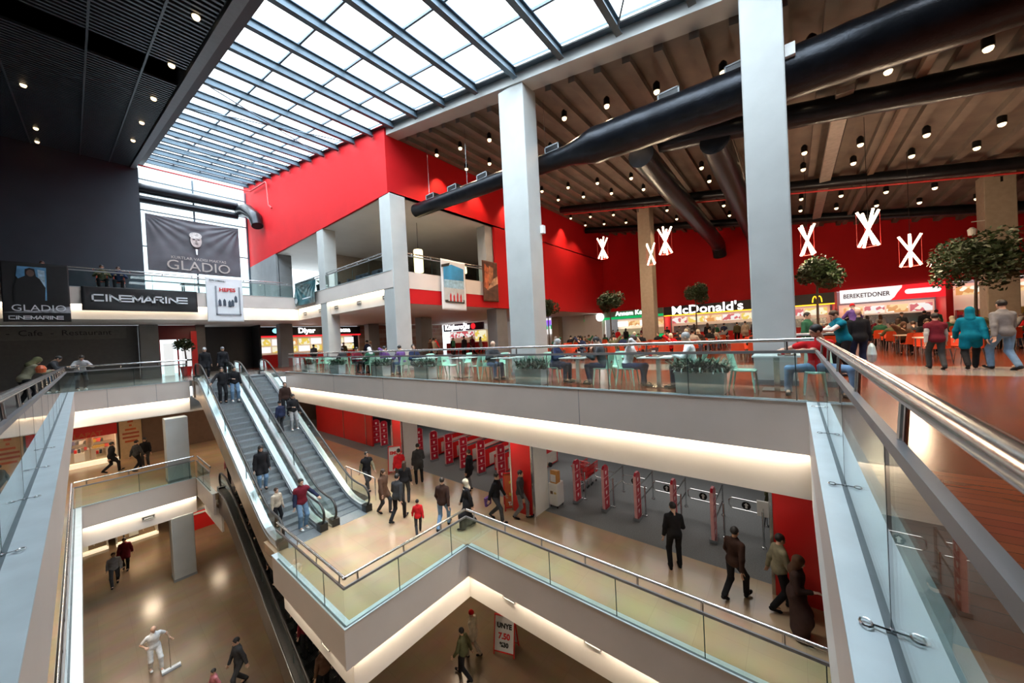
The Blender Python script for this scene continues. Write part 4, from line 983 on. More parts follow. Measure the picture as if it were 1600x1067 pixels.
q = MB(); q.prism([(-6.6 + sg * .62 + .16 * math.cos(a), 3.1 + .16 * math.sin(a)) for sg, rg in ((1, range(-5, 6)), (-1, range(5, 16))) for a in [math.pi * i / 10 for i in rg]], 34.34, 34.37, 'X'); q.build('pill_panel', M_litwhite, o)
text('BEREKETDONER', .42, (34.38, -4.0, 3.08), '-X', mat('wine_letter', (.16, .02, .04), .5), o, .01, .008, .74)
tag(B(34.3, 34.34, 15.5, 17.5, 0, 3.4).build('hoarding_panel', M_paint), 'plain white panel left of the green sign', 'panel')
o = board('sign_board', 'white lit shop front with green and purple marks behind the small tree', 'shop sign', 34.4, 34.55, 21.6, 25.5, 1.6, 3.4, M_litwhite)
text('Dürüm', 1.1, (34.38, 23.0, 2.5), '-X', M_grn, o, .02, .02)
MB().box(34.36, 34.4, 21.8, 22.6, 2.5, 3.2).build('purple_mark', emit('lit_purple', (.25, .08, .7), 1.5), o)
# shops under the gallery
o = board('sign_board', 'black sign with white letters and red strip left of the picture tiles', 'shop sign', 9.1, 17.4, 33.2, 33.4, 2.55, 3.28, M_black)
text('Diyar', .62, (12.55, 33.18, 2.93), '-Y', M_letw, o, .02, .015); text('acna', .55, (15.9, 33.18, 2.95), '-Y', M_letw, o, .02, .015)
MB().box(9.1, 17.4, 33.16, 33.4, 2.42, 2.55).build('red_strip', M_litred, o); 
q = MB(); q.prism([(10.2 + .25 * math.cos(a), 2.95 + .2 * math.sin(a)) for a in [2 * math.pi * i / 16 for i in range(16)]], 33.16, 33.2, 'Y'); q.build('round_badge', emit('lit_cyan', (.3, .8, 1), 1.5), o)
root = empty('food_counter', (13.2, 33.8, 0)); tag(root, 'counter with rows of pale food pictures under the black sign with red strip', 'food counter', 'food counters under the gallery')
for i in range(8):
    MB().box(-4 + i * 1.02, -3.1 + i * 1.02, .5, .55, 1.75, 2.3).build('food_picture', (M_menu3, M_litwhite, M_menu1)[i % 3], root)
    MB().box(-4 + i * 1.02, -3.1 + i * 1.02, .5, .55, 1.15, 1.65).build('food_picture', (M_litwhite, M_menu3, M_menu3)[i % 3], root)
MB().box(-4.1, 4.1, -.3, .2, 0, 1.0).build('counter', M_redp, root); MB().box(-4.1, 4.1, .9, .95, 0, 2.5).build('back_panel', M_warmback, root)
o = board('sign_board', 'dark purple sign with white script and a round badge below the gallery', 'shop sign', 27.8, 28.0, 26.4, 33.0, 2.5, 3.3, mat('purple_sign', (.06, .02, .06), .4))
text('Köşkeroğlu', .85, (27.78, 30.6, 2.95), '-X', M_letw, o, .02, .012)
q = MB(); q.prism([(27.9 + .33 * math.cos(a), 2.92 + .33 * math.sin(a)) for a in [2 * math.pi * i / 18 for i in range(18)]], 27.72, 27.78, 'X'); q.build('round_badge', M_litred, o)
root = empty('food_counter', (28.2, 30, 0)); tag(root, 'warm lit kiosk with yellow board under the dark purple sign', 'food counter', 'food counters under the gallery')
MB().box(.6, .7, -3.4, 3.0, 0, 2.5).build('back_panel', M_warmback, root); MB().box(-.1, .4, -3.4, 3.0, 0, 1.1).build('counter', M_redp, root); MB().box(.3, .35, -3.3, -1.6, 1.2, 2.4).build('menu_board', M_menu3, root); MB().box(.3, .35, -1.4, 2.8, 1.7, 2.4).build('menu_board', M_menu2, root)
o = B(22.55, 22.6, 19.2, 20.2, 2.3, 3.1); tag(o.build('exit_sign', M_grn), 'green round-looking sign left of the second tall column', 'exit sign')
text('te  -  Cafe  -  Restaurant', .44, (-.9, 32.98, 3.0), '-Y', M_letd, tag(B(-6, 1.9, 32.985, 33.0, 2.62, 3.38).build('name_fascia', mat('taupe_fascia', (.17, .165, .155), .5)), 'grey fascia with dark cafe and restaurant lettering on the far left', 'shop sign'), .008)
# entrance hoarding notices
for i, (x_, c, l_) in enumerate(((3.55, M_litwhite, 'white lit notice behind the left entrance door'), (4.45, M_litwhite, 'white lit notice behind the middle of the entrance doors'))):
    tag(B(x_, x_ + .5, 33.30, 33.35, .0, 2.2).build('notice_panel', c), l_, 'notice', 'notices behind the entrance doors')
tag(B(4.9, 5.2, 32.7, 32.75, 0, 3.0).build('notice_panel', M_redp), 'narrow red notice with white text rows beside the entrance', 'notice')
# ---------------------------------------------------------------- cloth banners
def cloth_sheet(name, w, h, m, label, loc, facing, sag=0.03, folds=0, nx=40, nz=24, cat='banner', tilt=0):
    """hangs in a vertical plane, origin at the lower left corner seen from the front"""
    q = MB()
    for k in range(nz + 1):
        for i in range(nx + 1):
            u, v = i / nx, k / nz
            d = sag * math.sin(7 * u + 3 * v) * math.sin(3 * v + 1) * .6
            for f in range(folds):  # drape folds fanning from the upper corners
                for cx_ in (0, 1):
                    a = math.atan2(1 - v + .02, abs(u - cx_) + .02); rr = math.hypot(u - cx_, 1 - v)
                    d += .05 * math.sin(a * 24 + f * 2.3) * math.exp(-1.7 * rr) * min(1, rr * 6)
            x, z = u * w, v * h + (-.04 * math.sin(math.pi * u) if folds and k == nz else 0)
            q.v.append((x, -d, z))
    for k in range(nz):
        for i in range(nx): a = k * (nx + 1) + i; q.f.append((a, a + 1, a + nx + 2, a + nx + 1)); q.m.append(0)
    q.mats = [m]; o = q.build(name, None, smooth=60)
    sd = o.modifiers.new('s', 'SOLIDIFY'); sd.thickness = .006
    o.location = loc; o.rotation_euler = (0, R(tilt), {'-Y': 0, '-X': R(-90)}[facing]); tag(o, label, cat); return o
def patch(o, pts, m, name, d=-.03, th=.01, label=None):
    """flat print on the sheet o, outline in the sheet's own x-z plane"""
    q = MB().prism(pts, d - th, d, 'Y').build(name, m, o)
    if label: q['label'] = label
    return q
def blob(cx_, cz_, rx, rz_, n=18): return [(cx_ + rx * math.cos(2 * math.pi * i / n), cz_ + rz_ * math.sin(2 * math.pi * i / n)) for i in range(n)]
def onsheet(o, body, size, x, z, m, sx=1.0, bold=0.0, d=-.045, tilt=0):
    t = text(body, size, (x, d, z), '-Y', m, o, .004, bold, sx, tilt=tilt); return t
M_clothk = mat('black_banner_cloth', (0.012, 0.012, 0.014), .55, var=.2, scale=3); M_clothg = mat('grey_banner_cloth', (0.085, 0.085, 0.10), .6, var=.35, scale=.6)
M_vinylw = mat('white_vinyl', (.78, .80, .83), .4, var=.02)
o = cloth_sheet('cinema_banner', 4.35, 1.22, M_clothk, 'long black cinema banner with wide silver lettering on the gallery edge', (.15, 27.5, 3.86), '-Y', .05)
def wide_word(o, body, x0, z0, H, W, m, gap=.22):
    """letters of straight strokes, stretched wide; last two marked in blue like the sign"""
    G = {'C': [((1, 1), (0, 1)), ((0, 1), (0, 0)), ((0, 0), (1, 0))], 'I': [((.5, 0), (.5, 1))], 'N': [((0, 0), (0, 1)), ((0, 1), (1, 0)), ((1, 0), (1, 1))],
         'E': [((0, 0), (1, 0)), ((0, .5), (1, .5)), ((0, 1), (1, 1))], 'M': [((0, 0), (0, 1)), ((0, 1), (.5, .2)), ((.5, .2), (1, 1)), ((1, 1), (1, 0))],
         'A': [((0, 0), (.5, 1)), ((.5, 1), (1, 0)), ((.3, .3), (.8, .3))], 'R': [((0, 0), (0, 1)), ((0, 1), (1, 1)), ((1, 1), (1, .5)), ((1, .5), (.3, .5)), ((.5, .5), (1, 0))]}
    x = x0; t = H * .12
    for ch in body:
        w = W * (.35 if ch == 'I' else 1); q = MB()
        for (a, b), (c, d) in G[ch]:
            p = Vector((x + a * w, 0, z0 + b * H)); r = Vector((x + c * w, 0, z0 + d * H)); u = (r - p).normalized() * t; n = Vector((-u.z, 0, u.x))
            p -= u; r += u; vs = [(v.x, yy, v.z) for yy in (-.055, -.045) for v in (p - n, r - n, r + n, p + n)]
            q.add(vs, [(0, 1, 2, 3), (7, 6, 5, 4), (0, 4, 5, 1), (1, 5, 6, 2), (2, 6, 7, 3), (3, 7, 4, 0)])
        q.build('letter', m, o); x += w + W * gap
M_silver = mat('silver_print', (.75, .78, .82), .35)
wide_word(o, 'CINEMARINE', .36, .50, .30, .335, M_silver, .2)
o = cloth_sheet('film_poster', 1.9, 2.75, M_clothk, 'dark film poster with a lone figure and blue light on the far left', (-2.1, 27.5, 3.28), '-Y', .03)
patch(o, [(.95, 1.0), (1.22, 1.0), (1.25, 2.55), (.45, 2.55), (.4, 2.1)], mat('print_blue', (.10, .28, .50), .5, var=.5, scale=2), 'blue_light'); patch(o, [(1.2, 1.5), (1.2, 2.4), (1.0, 2.45), (1.02, 1.6)], mat('print_pale_blue', (.35, .5, .62), .5, var=.4), 'window_glow', -.032)
patch(o, [(.35, .6), (1.15, .6), (1.2, 1.6), (1.05, 2.0), (.95, 2.12), (.92, 2.45), (.78, 2.5), (.66, 2.42), (.65, 2.12), (.42, 1.95), (.3, 1.4)], mat('print_black', (.01, .01, .012), .5), 'figure', -.05); patch(o, blob(.80, 2.25, .11, .16), mat('print_skin_dark', (.13, .075, .06), .5), 'figure_face', -.065)
patch(o, [(.0, .42), (1.9, .42), (1.9, .75), (.8, .5)], mat('print_snow', (.35, .36, .4), .5, var=.5, scale=5), 'snow_print', -.034)
onsheet(o, 'GLADIO', .42, 1.0, .62, M_silver, 1.0, 0, -.07); wide_word(o, 'CINEMARINE', .16, .12, .14, .145, M_silver, .18)
o = cloth_sheet('film_poster', 1.8, 2.78, M_vinylw, 'white poster with red title and a small group of figures at the gallery end', (4.92, 27.5, 3.3), '-Y', .02)
q = MB(); 
for a in ((.42, .5, .42, 2.2), (1.58, 1.66, .42, 2.2), (.42, 1.66, .42, .5)): q.box(a[0], a[1], -.06, -.03, a[2], a[3])
q.build('picture_frame', mat('frame_grey', (.3, .32, .36), .4), o); onsheet(o, 'HEPES', .30, 1.02, 1.98, mat('print_red', (.6, .02, .02), .5), 1, .01); onsheet(o, 'SON OSMANLI', .13, .55, 2.52, M_letd, .9, .003, tilt=-4)
for i, (x_, z_) in enumerate(((.62, 1.0), (.85, 1.02), (1.1, .95), (1.25, 1.0), (1.42, 1.25))):
    patch(o, [(x_ - .07, z_ - .05), (x_ - .02, z_ + .0), (x_ + .02, z_ - .05), (x_ + .08, z_ + .0), (x_ + .07, z_ + .3), (x_, z_ + .42), (x_ - .07, z_ + .28)], mat('print_ink', (.05, .07, .10), .5), 'printed_figure')
# large draped banner before the far window
o = cloth_sheet('film_banner', 5.55, 4.2, M_clothg, 'huge dark draped banner with a pale face hanging before the far window', (3.4, 36.8, 7.75), '-Y', .05, 2, 90, 60)
fm = mat('print_face', (.42, .36, .34), .6, var=.5, scale=3)
patch(o, blob(2.75, 2.62, .34, .54), fm, 'printed_face', -.14); patch(o, blob(2.72, 3.0, .38, .26), mat('print_grey_hair', (.5, .48, .46), .6, var=.4, scale=8), 'printed_hair', -.155)
for e in (-1, 1): patch(o, blob(2.75 + e * .14, 2.70, .085, .04), mat('print_shadow', (.05, .04, .05), .6), 'printed_eye', -.165)
patch(o, [(2.72, 2.68), (2.78, 2.68), (2.82, 2.48), (2.68, 2.48)], mat('print_nose', (.3, .24, .22), .6), 'printed_nose', -.165); patch(o, blob(2.75, 2.36, .11, .025), mat('print_shadow', (.05, .04, .05), .6), 'printed_mouth', -.165); patch(o, [(2.71, 1.5), (2.79, 1.5), (2.82, 1.95), (2.68, 1.95)], M_silver, 'printed_collar', -.13)
onsheet(o, 'KURTLAR VADISI MAKYAS', .30, 2.9, 1.12, mat('print_dull_gold', (.4, .36, .33), .5), .95, 0, -.14); onsheet(o, 'GLADIO', 1.05, 2.9, .52, mat('print_dull_gold', (.4, .36, .33), .5), 1.0, 0, -.12)
# teal banner over the left gallery rail
o = cloth_sheet('teal_banner', 3.4, 1.62, mat('teal_banner_cloth', (.02, .085, .10), .3, var=.9, scale=1.2), 'teal shiny banner draped over the gallery rail beside a column', (9.66, 27.2, 4.33), '-X', .12, 2, 50, 30)
patch(o, [(1.6, .35), (2.9, .35), (2.9, .42), (1.6, .42)], M_silver, 'white_line', -.13); patch(o, blob(.5, .35, .25, .18), mat('print_pale', (.55, .6, .62), .5), 'pale_mark', -.13)
o = cloth_sheet('film_poster', 1.85, 2.85, M_vinylw, 'white bordered poster with blue sky hanging from the right gallery rail', (12.72, 15.12, 3.16), '-Y', .02, tilt=1)
patch(o, [(.16, 1.55), (1.68, 1.55), (1.68, 2.45), (.75, 2.6), (.16, 2.4)], mat('print_sky_blue', (.03, .28, .55), .5, var=.4, scale=1), 'blue_sky'); patch(o, [(.16, 1.2), (1.68, 1.2), (1.68, 1.75), (.16, 1.7)], mat('print_haze', (.3, .5, .62), .5, var=.3), 'haze_band', -.034)
patch(o, [(.16, .5), (1.68, .5), (1.68, 1.25), (.16, 1.25)], mat('print_sand', (.5, .52, .52), .5), 'pale_ground', -.036); patch(o, [(.2, .42), (1.66, .42), (1.66, .62), (.2, .55)], M_letd, 'dark_base', -.05)
for i in range(9): patch(o, [(.42 + i * .13, .5), (.52 + i * .13, .5), (.53 + i * .13, .78 + .07 * (i % 3)), (.47 + i * .13, .9 + .07 * (i % 3)), (.41 + i * .13, .78)], mat('print_red' if i % 2 else 'print_pale', (.6, .02, .02) if i % 2 else (.55, .6, .62), .5), 'printed_figure', -.055)
patch(o, [(.0, 2.35), (.55, 2.5), (.62, 2.68), (.0, 2.5)], M_letd, 'corner_tag', -.05)
o = cloth_sheet('film_poster', 1.45, 2.6, mat('brown_vinyl', (.10, .035, .02), .5, var=.5, scale=3), 'brown and orange poster beside the red wall at the right gallery end', (16.08, 15.1, 3.78), '-Y', .02)
patch(o, [(.1, .9), (.5, .7), (.6, 2.1), (.2, 2.4)], mat('print_orange', (.50, .12, .04), .5, var=.6, scale=4), 'orange_shape'); patch(o, [(.5, 1.2), (.9, 1.0), (1.0, 2.2), (.6, 2.3)], mat('print_rust', (.38, .14, .06), .5, var=.6, scale=4), 'rust_shape', -.034); patch(o, [(.3, .7), (1.4, 1.2), (1.4, 1.7), (1.0, 1.5)], mat('print_tan', (.52, .28, .17), .5, var=.5, scale=4), 'tan_shape', -.036)
# lantern lamps in the gallery
M_lant = emit('lantern_glow', (1, .78, .42), 3.0)
for i, (x_, y_, z_, l_) in enumerate(((13.45, 18, 5.75, 'tall glowing paper lantern behind the right gallery rail'), (16.6, 17.2, 5.9, 'glowing lantern near the brown poster at the gallery end'), (9.75, 16.35, 5.75, 'small glowing lamp left of the corner column on the gallery'))):
    h = 1.4 if i == 0 else .5; root = empty('lantern', (x_ + (.5 if i == 2 else 0), y_, z_)); tag(root, l_, 'lantern')
    MB().lathe([(.26, 0), (.28, .05), (.28, h - .05), (.26, h)] if i == 0 else [(.12, 0), (.15, .1), (.12, h)], 20).build('shade', M_lant, root, smooth=True)
    MB().tube([(0, 0, L3 - z_ if i != 0 else h), (0, 0, 0 if i else 8.83 - z_)], .015, 6).build('stem', M_black, root)
# dark gallery furniture seen through the glass: sofas
for i, (x_, y_) in enumerate(((10.9, 17.2), (10.9, 19.2), (10.9, 21.2), (10.9, 25.2))):
    root = empty('sofa', (x_ + .3, y_, L3)); tag(root, 'dark sofa on the gallery behind the glass, %s from the red box corner' % ORD[i], 'sofa', 'sofas on the gallery')
    MB().box(-.35, .35, -.75, .75, .1, .42).build('seat', M_dark, root); MB().box(.2, .4, -.75, .75, .42, .85).build('backrest', M_dark, root)
    for e in (-1, 1): MB().box(-.35, .4, e * .75 - .08, e * .75 + .08, .1, .6).build('armrest', M_dark, root)
root = empty('lounge_table', (5.0, 29.5, L3))
tag(root, 'dark table and shelf silhouettes on the far gallery before the window', 'table'); MB().box(-.9, .9, -.4, .4, .70, .75).build('table_top', M_black, root)
for a, b in ((-1, -1), (1, -1), (-1, 1), (1, 1)): MB().box(a * .8 - .03, a * .8 + .03, b * .3 - .03, b * .3 + .03, 0, .7).build('leg', M_black, root)
# ================================================================ supermarket on the middle level
for (x0, x1, y0, y1, l_) in ((9.85, 10.75, 15.3, 16.1, 'red panelled column left of the checkouts'), (9.85, 10.75, 7.35, 8.3, 'red panelled column behind the yellow three sign'), (10.1, 11.2, -1.4, .55, 'wide red wall block at the right end of the store front')):
    o = B(x0 + .05, x1, y0 - .05, y1, -5, -1.9).build('store_column', M_paint); tag(o, l_, 'column', 'store front columns')
    B(x0 - .02, x0 + .05, y0 + .03, y1 - .03, -5, -1.9).build('red_panel', M_redp, o); B(x0 - .03, x0 + .06, y0 - .04, y0 + .03, -5, -1.9).build('edge_trim', M_steel, o); B(x0 - .03, x0 + .06, y1 - .03, y1 + .04, -5, -1.9).build('edge_trim', M_steel, o)
    if y0 < 0: B(x0 + .05, x1, y0 - .06, y0 - .05, -5, -1.9).build('red_panel', M_redp, o)
o = B(11.3, 11.4, 20.8, 29, -5, -1.9).build('red_partition', M_redp); tag(o, 'long plain red wall panel right of the escalators', 'wall panel')
for y_ in (21.5, 24.5): B(11.27, 11.3, y_, y_ + .06, -5, -1.9).build('joint', M_steel, o)
# security towers
M_icon = mat('icon_white', (.85, .7, .7), .4)
tw = None
towers = [(6.62, 'first tall red anti-theft tower right of the white kiosk'), (5.46, 'second red anti-theft tower right of the white kiosk'), (4.31, 'third red anti-theft tower right of the white kiosk'), (3.15, 'fourth red anti-theft tower, behind the man in black'), (2.04, 'fifth red anti-theft tower, before the no-entry board'),
          (21.0, 'leftmost red anti-theft tower beside the red wall'), (20.1, 'red anti-theft tower next to the leftmost one'), (18.9, 'red anti-theft tower just left of the red A-board'), (16.5, 'red tower at the first checkout, by the tall man in a dark coat'), (15.2, 'red tower between the first and second checkouts'), (14.0, 'red tower between the second and third checkouts'), (12.9, 'red tower at the third checkout'), (11.7, 'red tower at the fourth checkout'), (10.45, 'red tower at the last checkout, left of the two walking men')]
for y_, l_ in towers:
    if tw is None:
        tw = empty('anti_theft_tower'); MB().prism([(-.20, .12), (.20, .12), (.20, 1.52), (.10, 1.62), (-.10, 1.62), (-.20, 1.52)], -.035, .035, 'Y').build('panel', mat('tower_red', (.50, .01, .03), .3), tw)
        MB().box(-.22, .22, -.10, .10, 0, .12).build('foot', M_steel, tw)
        q = MB().box(-.22, -.195, -.045, .045, .12, 1.52).box(.195, .22, -.045, .045, .12, 1.52)
        for k in range(1, 4): q.box(-.2, .2, -.045, .045, .12 + k * .36, .135 + k * .36)
        q.build('frame', mat('tower_frame', (.70, .35, .36), .3), tw)
        for k in range(4): MB().prism([(-.05, .27 + k * .36), (0, .21 + k * .36), (.05, .27 + k * .36), (.05, .35 + k * .36), (-.05, .35 + k * .36)], -.042, .042, 'Y').build('icon', M_icon, tw)
        o = tw
    else: o = copy_tree(tw)
    at(o, 11.7, y_, -5); o.rotation_euler.z = R(0 if y_ < 8 else -12); tag(o, l_, 'anti-theft tower', 'red anti-theft towers of the store')
# entry gates
gp = None
for i, (y_, l_) in enumerate(((5.85, 'steel entry gate between the first and second red towers'), (4.7, 'steel entry gate between the second and third red towers'), (3.55, 'steel entry gate between the third and fourth red towers'), (2.4, 'steel entry gate between the fourth and fifth red towers'), (1.2, 'steel entry gate right of the fifth red tower'))):
    if gp is None:
        gp = empty('entry_gate'); 
        for x_, y2 in ((.1, -.35), (1.5, -.35), (.1, .62)): MB().tube([(x_, y2, 0), (x_, y2, 1.05)], .028, 10).lathe([(.07, 0), (.06, .04), (.03, .05)], 12, (x_, y2, 0)).build('post', M_steel, gp, smooth=True)
        for z_ in (1.02, .5): MB().tube([(.1, -.35, z_), (1.5, -.35, z_)], .022, 8).build('side_rail', M_steel, gp, smooth=True)
        q = MB().tube([(.9, -.33, .95), (.9, .50, .95), (.9, .58, .87), (.9, .58, .70), (.9, .50, .62), (.9, -.33, .62)], .018, 8); q.build('swing_arm', M_steel, gp, smooth=True)
        MB().prism(blob(.12, .78, .12, .12), .885, .90, 'X').build('disc_sign', M_black, gp); MB().prism([(.09, .70), (.15, .70), (.15, .80), (.18, .80), (.12, .87), (.06, .80), (.09, .80)], .878, .886, 'X').build('arrow', M_paint, gp)
        o = gp
    else: o = copy_tree(gp)
    at(o, 11.95, y_, -5); tag(o, l_, 'entry gate', 'steel entry gates of the store')
o = B(12.3, 12.35, .15, 1.0, -4.2, -3.75).build('no_entry_board', M_paint); tag(o, 'white board with a red no-entry disc beside the red wall block', 'sign'); MB().prism(blob(.35, -3.97, .16, .16), 12.28, 12.3, 'X').build('red_disc', M_redp, o); MB().box(12.27, 12.285, .25, .45, -4.0, -3.94).build('white_bar', M_paint, o)
B(12.3, 12.35, .55, .6, -5, -4.2).build('pole', M_steel, o)
# checkouts
cp = None
for i, y_ in enumerate((9.75, 11.1, 12.3, 13.5, 14.7, 16.0)):
    if cp is None:
        cp = empty('checkout'); M_cr = mat('checkout_cream', (.62, .56, .48), .4)
        MB().box(0, 2.6, -.3, .3, .08, .82).build('cabinet', M_redp, cp); MB().box(-.01, .0, -.24, .24, .2, .70).build('cream_panel', M_cr, cp); MB().box(.3, 2.5, -.31, -.3, .14, .70).build('cream_panel', M_cr, cp)
        MB().box(0, 1.7, -.2, .2, .82, .84).build('belt', M_rub, cp); MB().box(-.02, 2.6, -.34, -.28, .82, .95).build('guard_rail', M_redp, cp); MB().box(-.02, 2.6, -.345, -.275, .95, .97).build('rail_cap', M_steel, cp)
        MB().box(1.75, 2.5, -.28, .28, .82, .88).build('bagging_area', M_steel, cp)
        q = MB().box(1.9, 2.15, .05, .30, .88, 1.05).box(2.0, 2.03, .15, .18, 1.05, 1.25).box(1.9, 1.95, .0, .34, 1.2, 1.45); q.build('till', M_black, cp)
        MB().box(2.3, 2.34, -.1, .1, .88, 1.75).build('number_post', M_cr, cp); MB().box(2.24, 2.4, -.2, .2, 1.75, 2.0).build('number_box', M_redp, cp)
        o = cp
    else: o = copy_tree(cp)
    at(o, 12.3, y_, -5); tag(o, 'red checkout counter, %s' % ('rightmost, behind the two walking men' if i == 0 else ORD[i] + ' from the right' if i < 5 else 'leftmost of the row'), 'checkout', 'red checkouts of the store')
# shelving deep in the store
sp_ = None
for i, (x_, y_, l_) in enumerate(((16.5, 8.6, 'shelf full of goods behind the white kiosk'), (16.5, 11.2, 'shelf of goods behind the rightmost checkouts'), (16.8, 13.8, 'shelf of goods behind the middle checkouts'), (17, 16.4, 'shelf of goods behind the leftmost checkouts'), (18.5, 5.2, 'far shelf of goods seen over the second entry gate'))):
    if sp_ is None:
        sp_ = empty('store_shelf')
        for k in range(5): MB().box(-.02, .5, -1.1, 1.1, .1 + k * .42, .13 + k * .42).build('shelf_board', M_steel, sp_)
        MB().box(.45, .5, -1.1, 1.1, 0, 2.2).build('back_panel', M_black, sp_)
        for e in (-1, 1): MB().box(0, .5, e * 1.1 - .02, e * 1.1 + .02, 0, 2.2).build('upright', M_black, sp_)
        g = MB(); random.seed(3)
        for k in range(5):
            y = -1.05
            while y < 1.0: w = random.uniform(.08, .2); g.box(.05, .42, y, y + w, .13 + k * .42, .13 + k * .42 + random.uniform(.18, .34)); y += w + .01
        q = g.build('goods', M_goods, sp_); q['kind'] = 'stuff'; o = sp_
    else: o = copy_tree(sp_)
    at(o, x_, y_, -5); tag(o, l_, 'shelf', 'store shelves')
# red trolleys / baskets behind first gate
o = MB(); 
for i in range(6): o.box(12.4 + i * .22, 12.44 + i * .22, 7.0, 7.5, -4.5, -3.95).box(12.4 + i * .22, 12.9 + i * .22, 7.0, 7.02, -4.5, -3.95)
for i, (x_, y_) in enumerate(((12.6, 7.05), (12.95, 7.05), (13.3, 7.05))):
    root = empty('shopping_trolley', (x_, y_, -5)); tag(root, 'red shopping trolley parked behind the first tower, %s of the nested three' % ('front', 'middle', 'back')[i] if False else ('front', 'middle', 'rear')[i] + ' red shopping trolley of three parked behind the first tower', 'shopping trolley', 'parked trolleys')
    q = MB()
    for z_ in (.5, .68, .86): q.box(0, .6, -.25, -.235, z_, z_ + .025).box(0, .6, .235, .25, z_, z_ + .025).box(0, .015, -.25, .25, z_, z_ + .025)
    for k in range(7): q.box(k * .1, k * .1 + .012, -.25, -.235, .45, .9).box(k * .1, k * .1 + .012, .235, .25, .45, .9)
    q.box(0, .6, -.25, .25, .44, .46); q.build('basket', M_redp, root); MB().tube([(-.12, -.25, 1.0), (-.12, .25, 1.0)], .02, 8).build('handle', M_redp, root)
    MB().tube([(.55, 0, .12), (.0, -.22, .12), (-.1, -.22, 1.0)], .014, 6).tube([(.55, 0, .12), (.0, .22, .12), (-.1, .22, 1.0)], .014, 6).build('frame', M_steel, root)
    for a, b in ((.5, -.2), (.5, .2), (0, -.22), (0, .22)): MB().tube([(a, b - .015, .05), (a, b + .015, .05)], .05, 10).build('wheel', M_rub, root)
# promo desk, banner roller, kiosk, A-boards
o = B(10.80, 11.28, 6.95, 7.33, -4.92, -4.1).build('demo_desk', M_paint); tag(o, 'white demonstration kiosk cabinet by the store entrance', 'kiosk'); bv = o.modifiers.new('b', 'BEVEL'); bv.width = .03; bv.segments = 2
B(10.78, 10.80, 7.14, 7.24, -4.48, -4.38).build('logo_mark', mat('logo_brown', (.15, .08, .05), .4), o); B(10.78, 10.80, 7.0, 7.08, -4.46, -4.40).build('logo_mark', mat('logo_gold', (.6, .45, .15), .4), o)
for a, b in ((10.86, 7.0), (11.22, 7.0), (10.86, 7.28), (11.22, 7.28)): MB().lathe([(.03, -5), (.03, -4.92)], 8, (a, b, 0)).build('castor', M_rub, o)
o = MB().prism([(10.86, -4.1), (11.12, -4.1), (11.12, -3.68), (10.90, -3.64)], 7.0, 7.28, 'Y').build('display_box', mat('orange_box', (.62, .30, .08), .5)); tag(o, 'small orange and white display box standing on the white kiosk', 'box'); B(10.85, 10.862, 7.03, 7.25, -4.05, -3.78).build('front_print', M_vinylw, o)
root = empty('tripod_stand', (11.35, 8.1, -5)); tag(root, 'black tripod carrying a beige horizontal roller beside the kiosk', 'stand')
for k in range(3): a = R(120 * k + 30); MB().tube([(math.cos(a) * .36, math.sin(a) * .36, 0), (0, 0, .72)], .014, 8).build('leg', M_black, root)
MB().tube([(0, 0, .3), (0, 0, 1.3)], .018, 8).build('pole', M_black, root); MB().tube([(0, -.5, 1.36), (0, .5, 1.36)], .075, 14).build('roller', mat('beige_roller', (.55, .45, .33), .4), root, smooth=True)
for e in (-1, 1): MB().tube([(0, e * .5, 1.36), (0, e * .58, 1.36)], .09, 12).build('end_cap', M_black, root)
def aboard(loc, rz, label, face, marks, h=1.25, w=.75, frame_m=None):
    root = empty('a_board', loc, R(rz)); tag(root, label, 'A-board sign', 'A-board signs')
    for e, nm in ((-1, 'front_face'), (1, 'back_face')):
        T = Matrix.Translation((0, e * .28, 0)) @ Matrix.Rotation(R(e * 13), 4, 'X')
        q = MB().box(-w / 2 + .03, w / 2 - .03, -.012, .012, .12, h - .03, T); q.build(nm, face, root)
        q = MB()
        for b in ((-w / 2, -w / 2 + .04, 0, h), (w / 2 - .04, w / 2, 0, h), (-w / 2, w / 2, h - .04, h), (-w / 2, w / 2, .10, .14)): q.box(b[0], b[1], -.02, .02, b[2], b[3], T)
        q.build('frame', frame_m or M_redp, root)
    for body, size, z_, m in marks:
        t = text(body, size, (0, 0, 0), '-Y', m, root, .004, .01); t.matrix_basis = Matrix.Translation((0, -.28, 0)) @ Matrix.Rotation(R(-13), 4, 'X') @ Matrix.Translation((0, -.025, z_)) @ Matrix.Rotation(R(90), 4, 'X')
    return root
M_yb = mat('yellow_print', (.75, .55, .05), .4); M_ob = mat('orange_print', (.60, .12, .04), .4)
aboard((10.05, 8.45, -5), -45, 'orange A-board with a large yellow number standing before a red column', M_ob, [('3', .75, .75, M_yb), ('TANE', .16, .25, M_vinylw)], 1.35, .7)
aboard((9.7, 15.6, -5), -40, 'red A-board with a white sheet behind the person in red', M_vinylw, [('EMLAK', .2, 1.0, M_redp), ('50', .3, .6, M_letd)], 1.35, .8)
aboard((9.35, 8.55, -10), -70, 'red A-board with white notice on the ground floor below the ledge', M_vinylw, [('UNYE', .22, .95, M_letd), ('7.50', .26, .62, M_redp), ('%30', .2, .35, M_letd)], 1.3, .8)
o = B(10.3, 10.9, -3.2, -1.5, -5, -3.6).build('promotion_rack', M_redp); tag(o, 'red promotion rack half hidden by the white edge at the right', 'display rack')
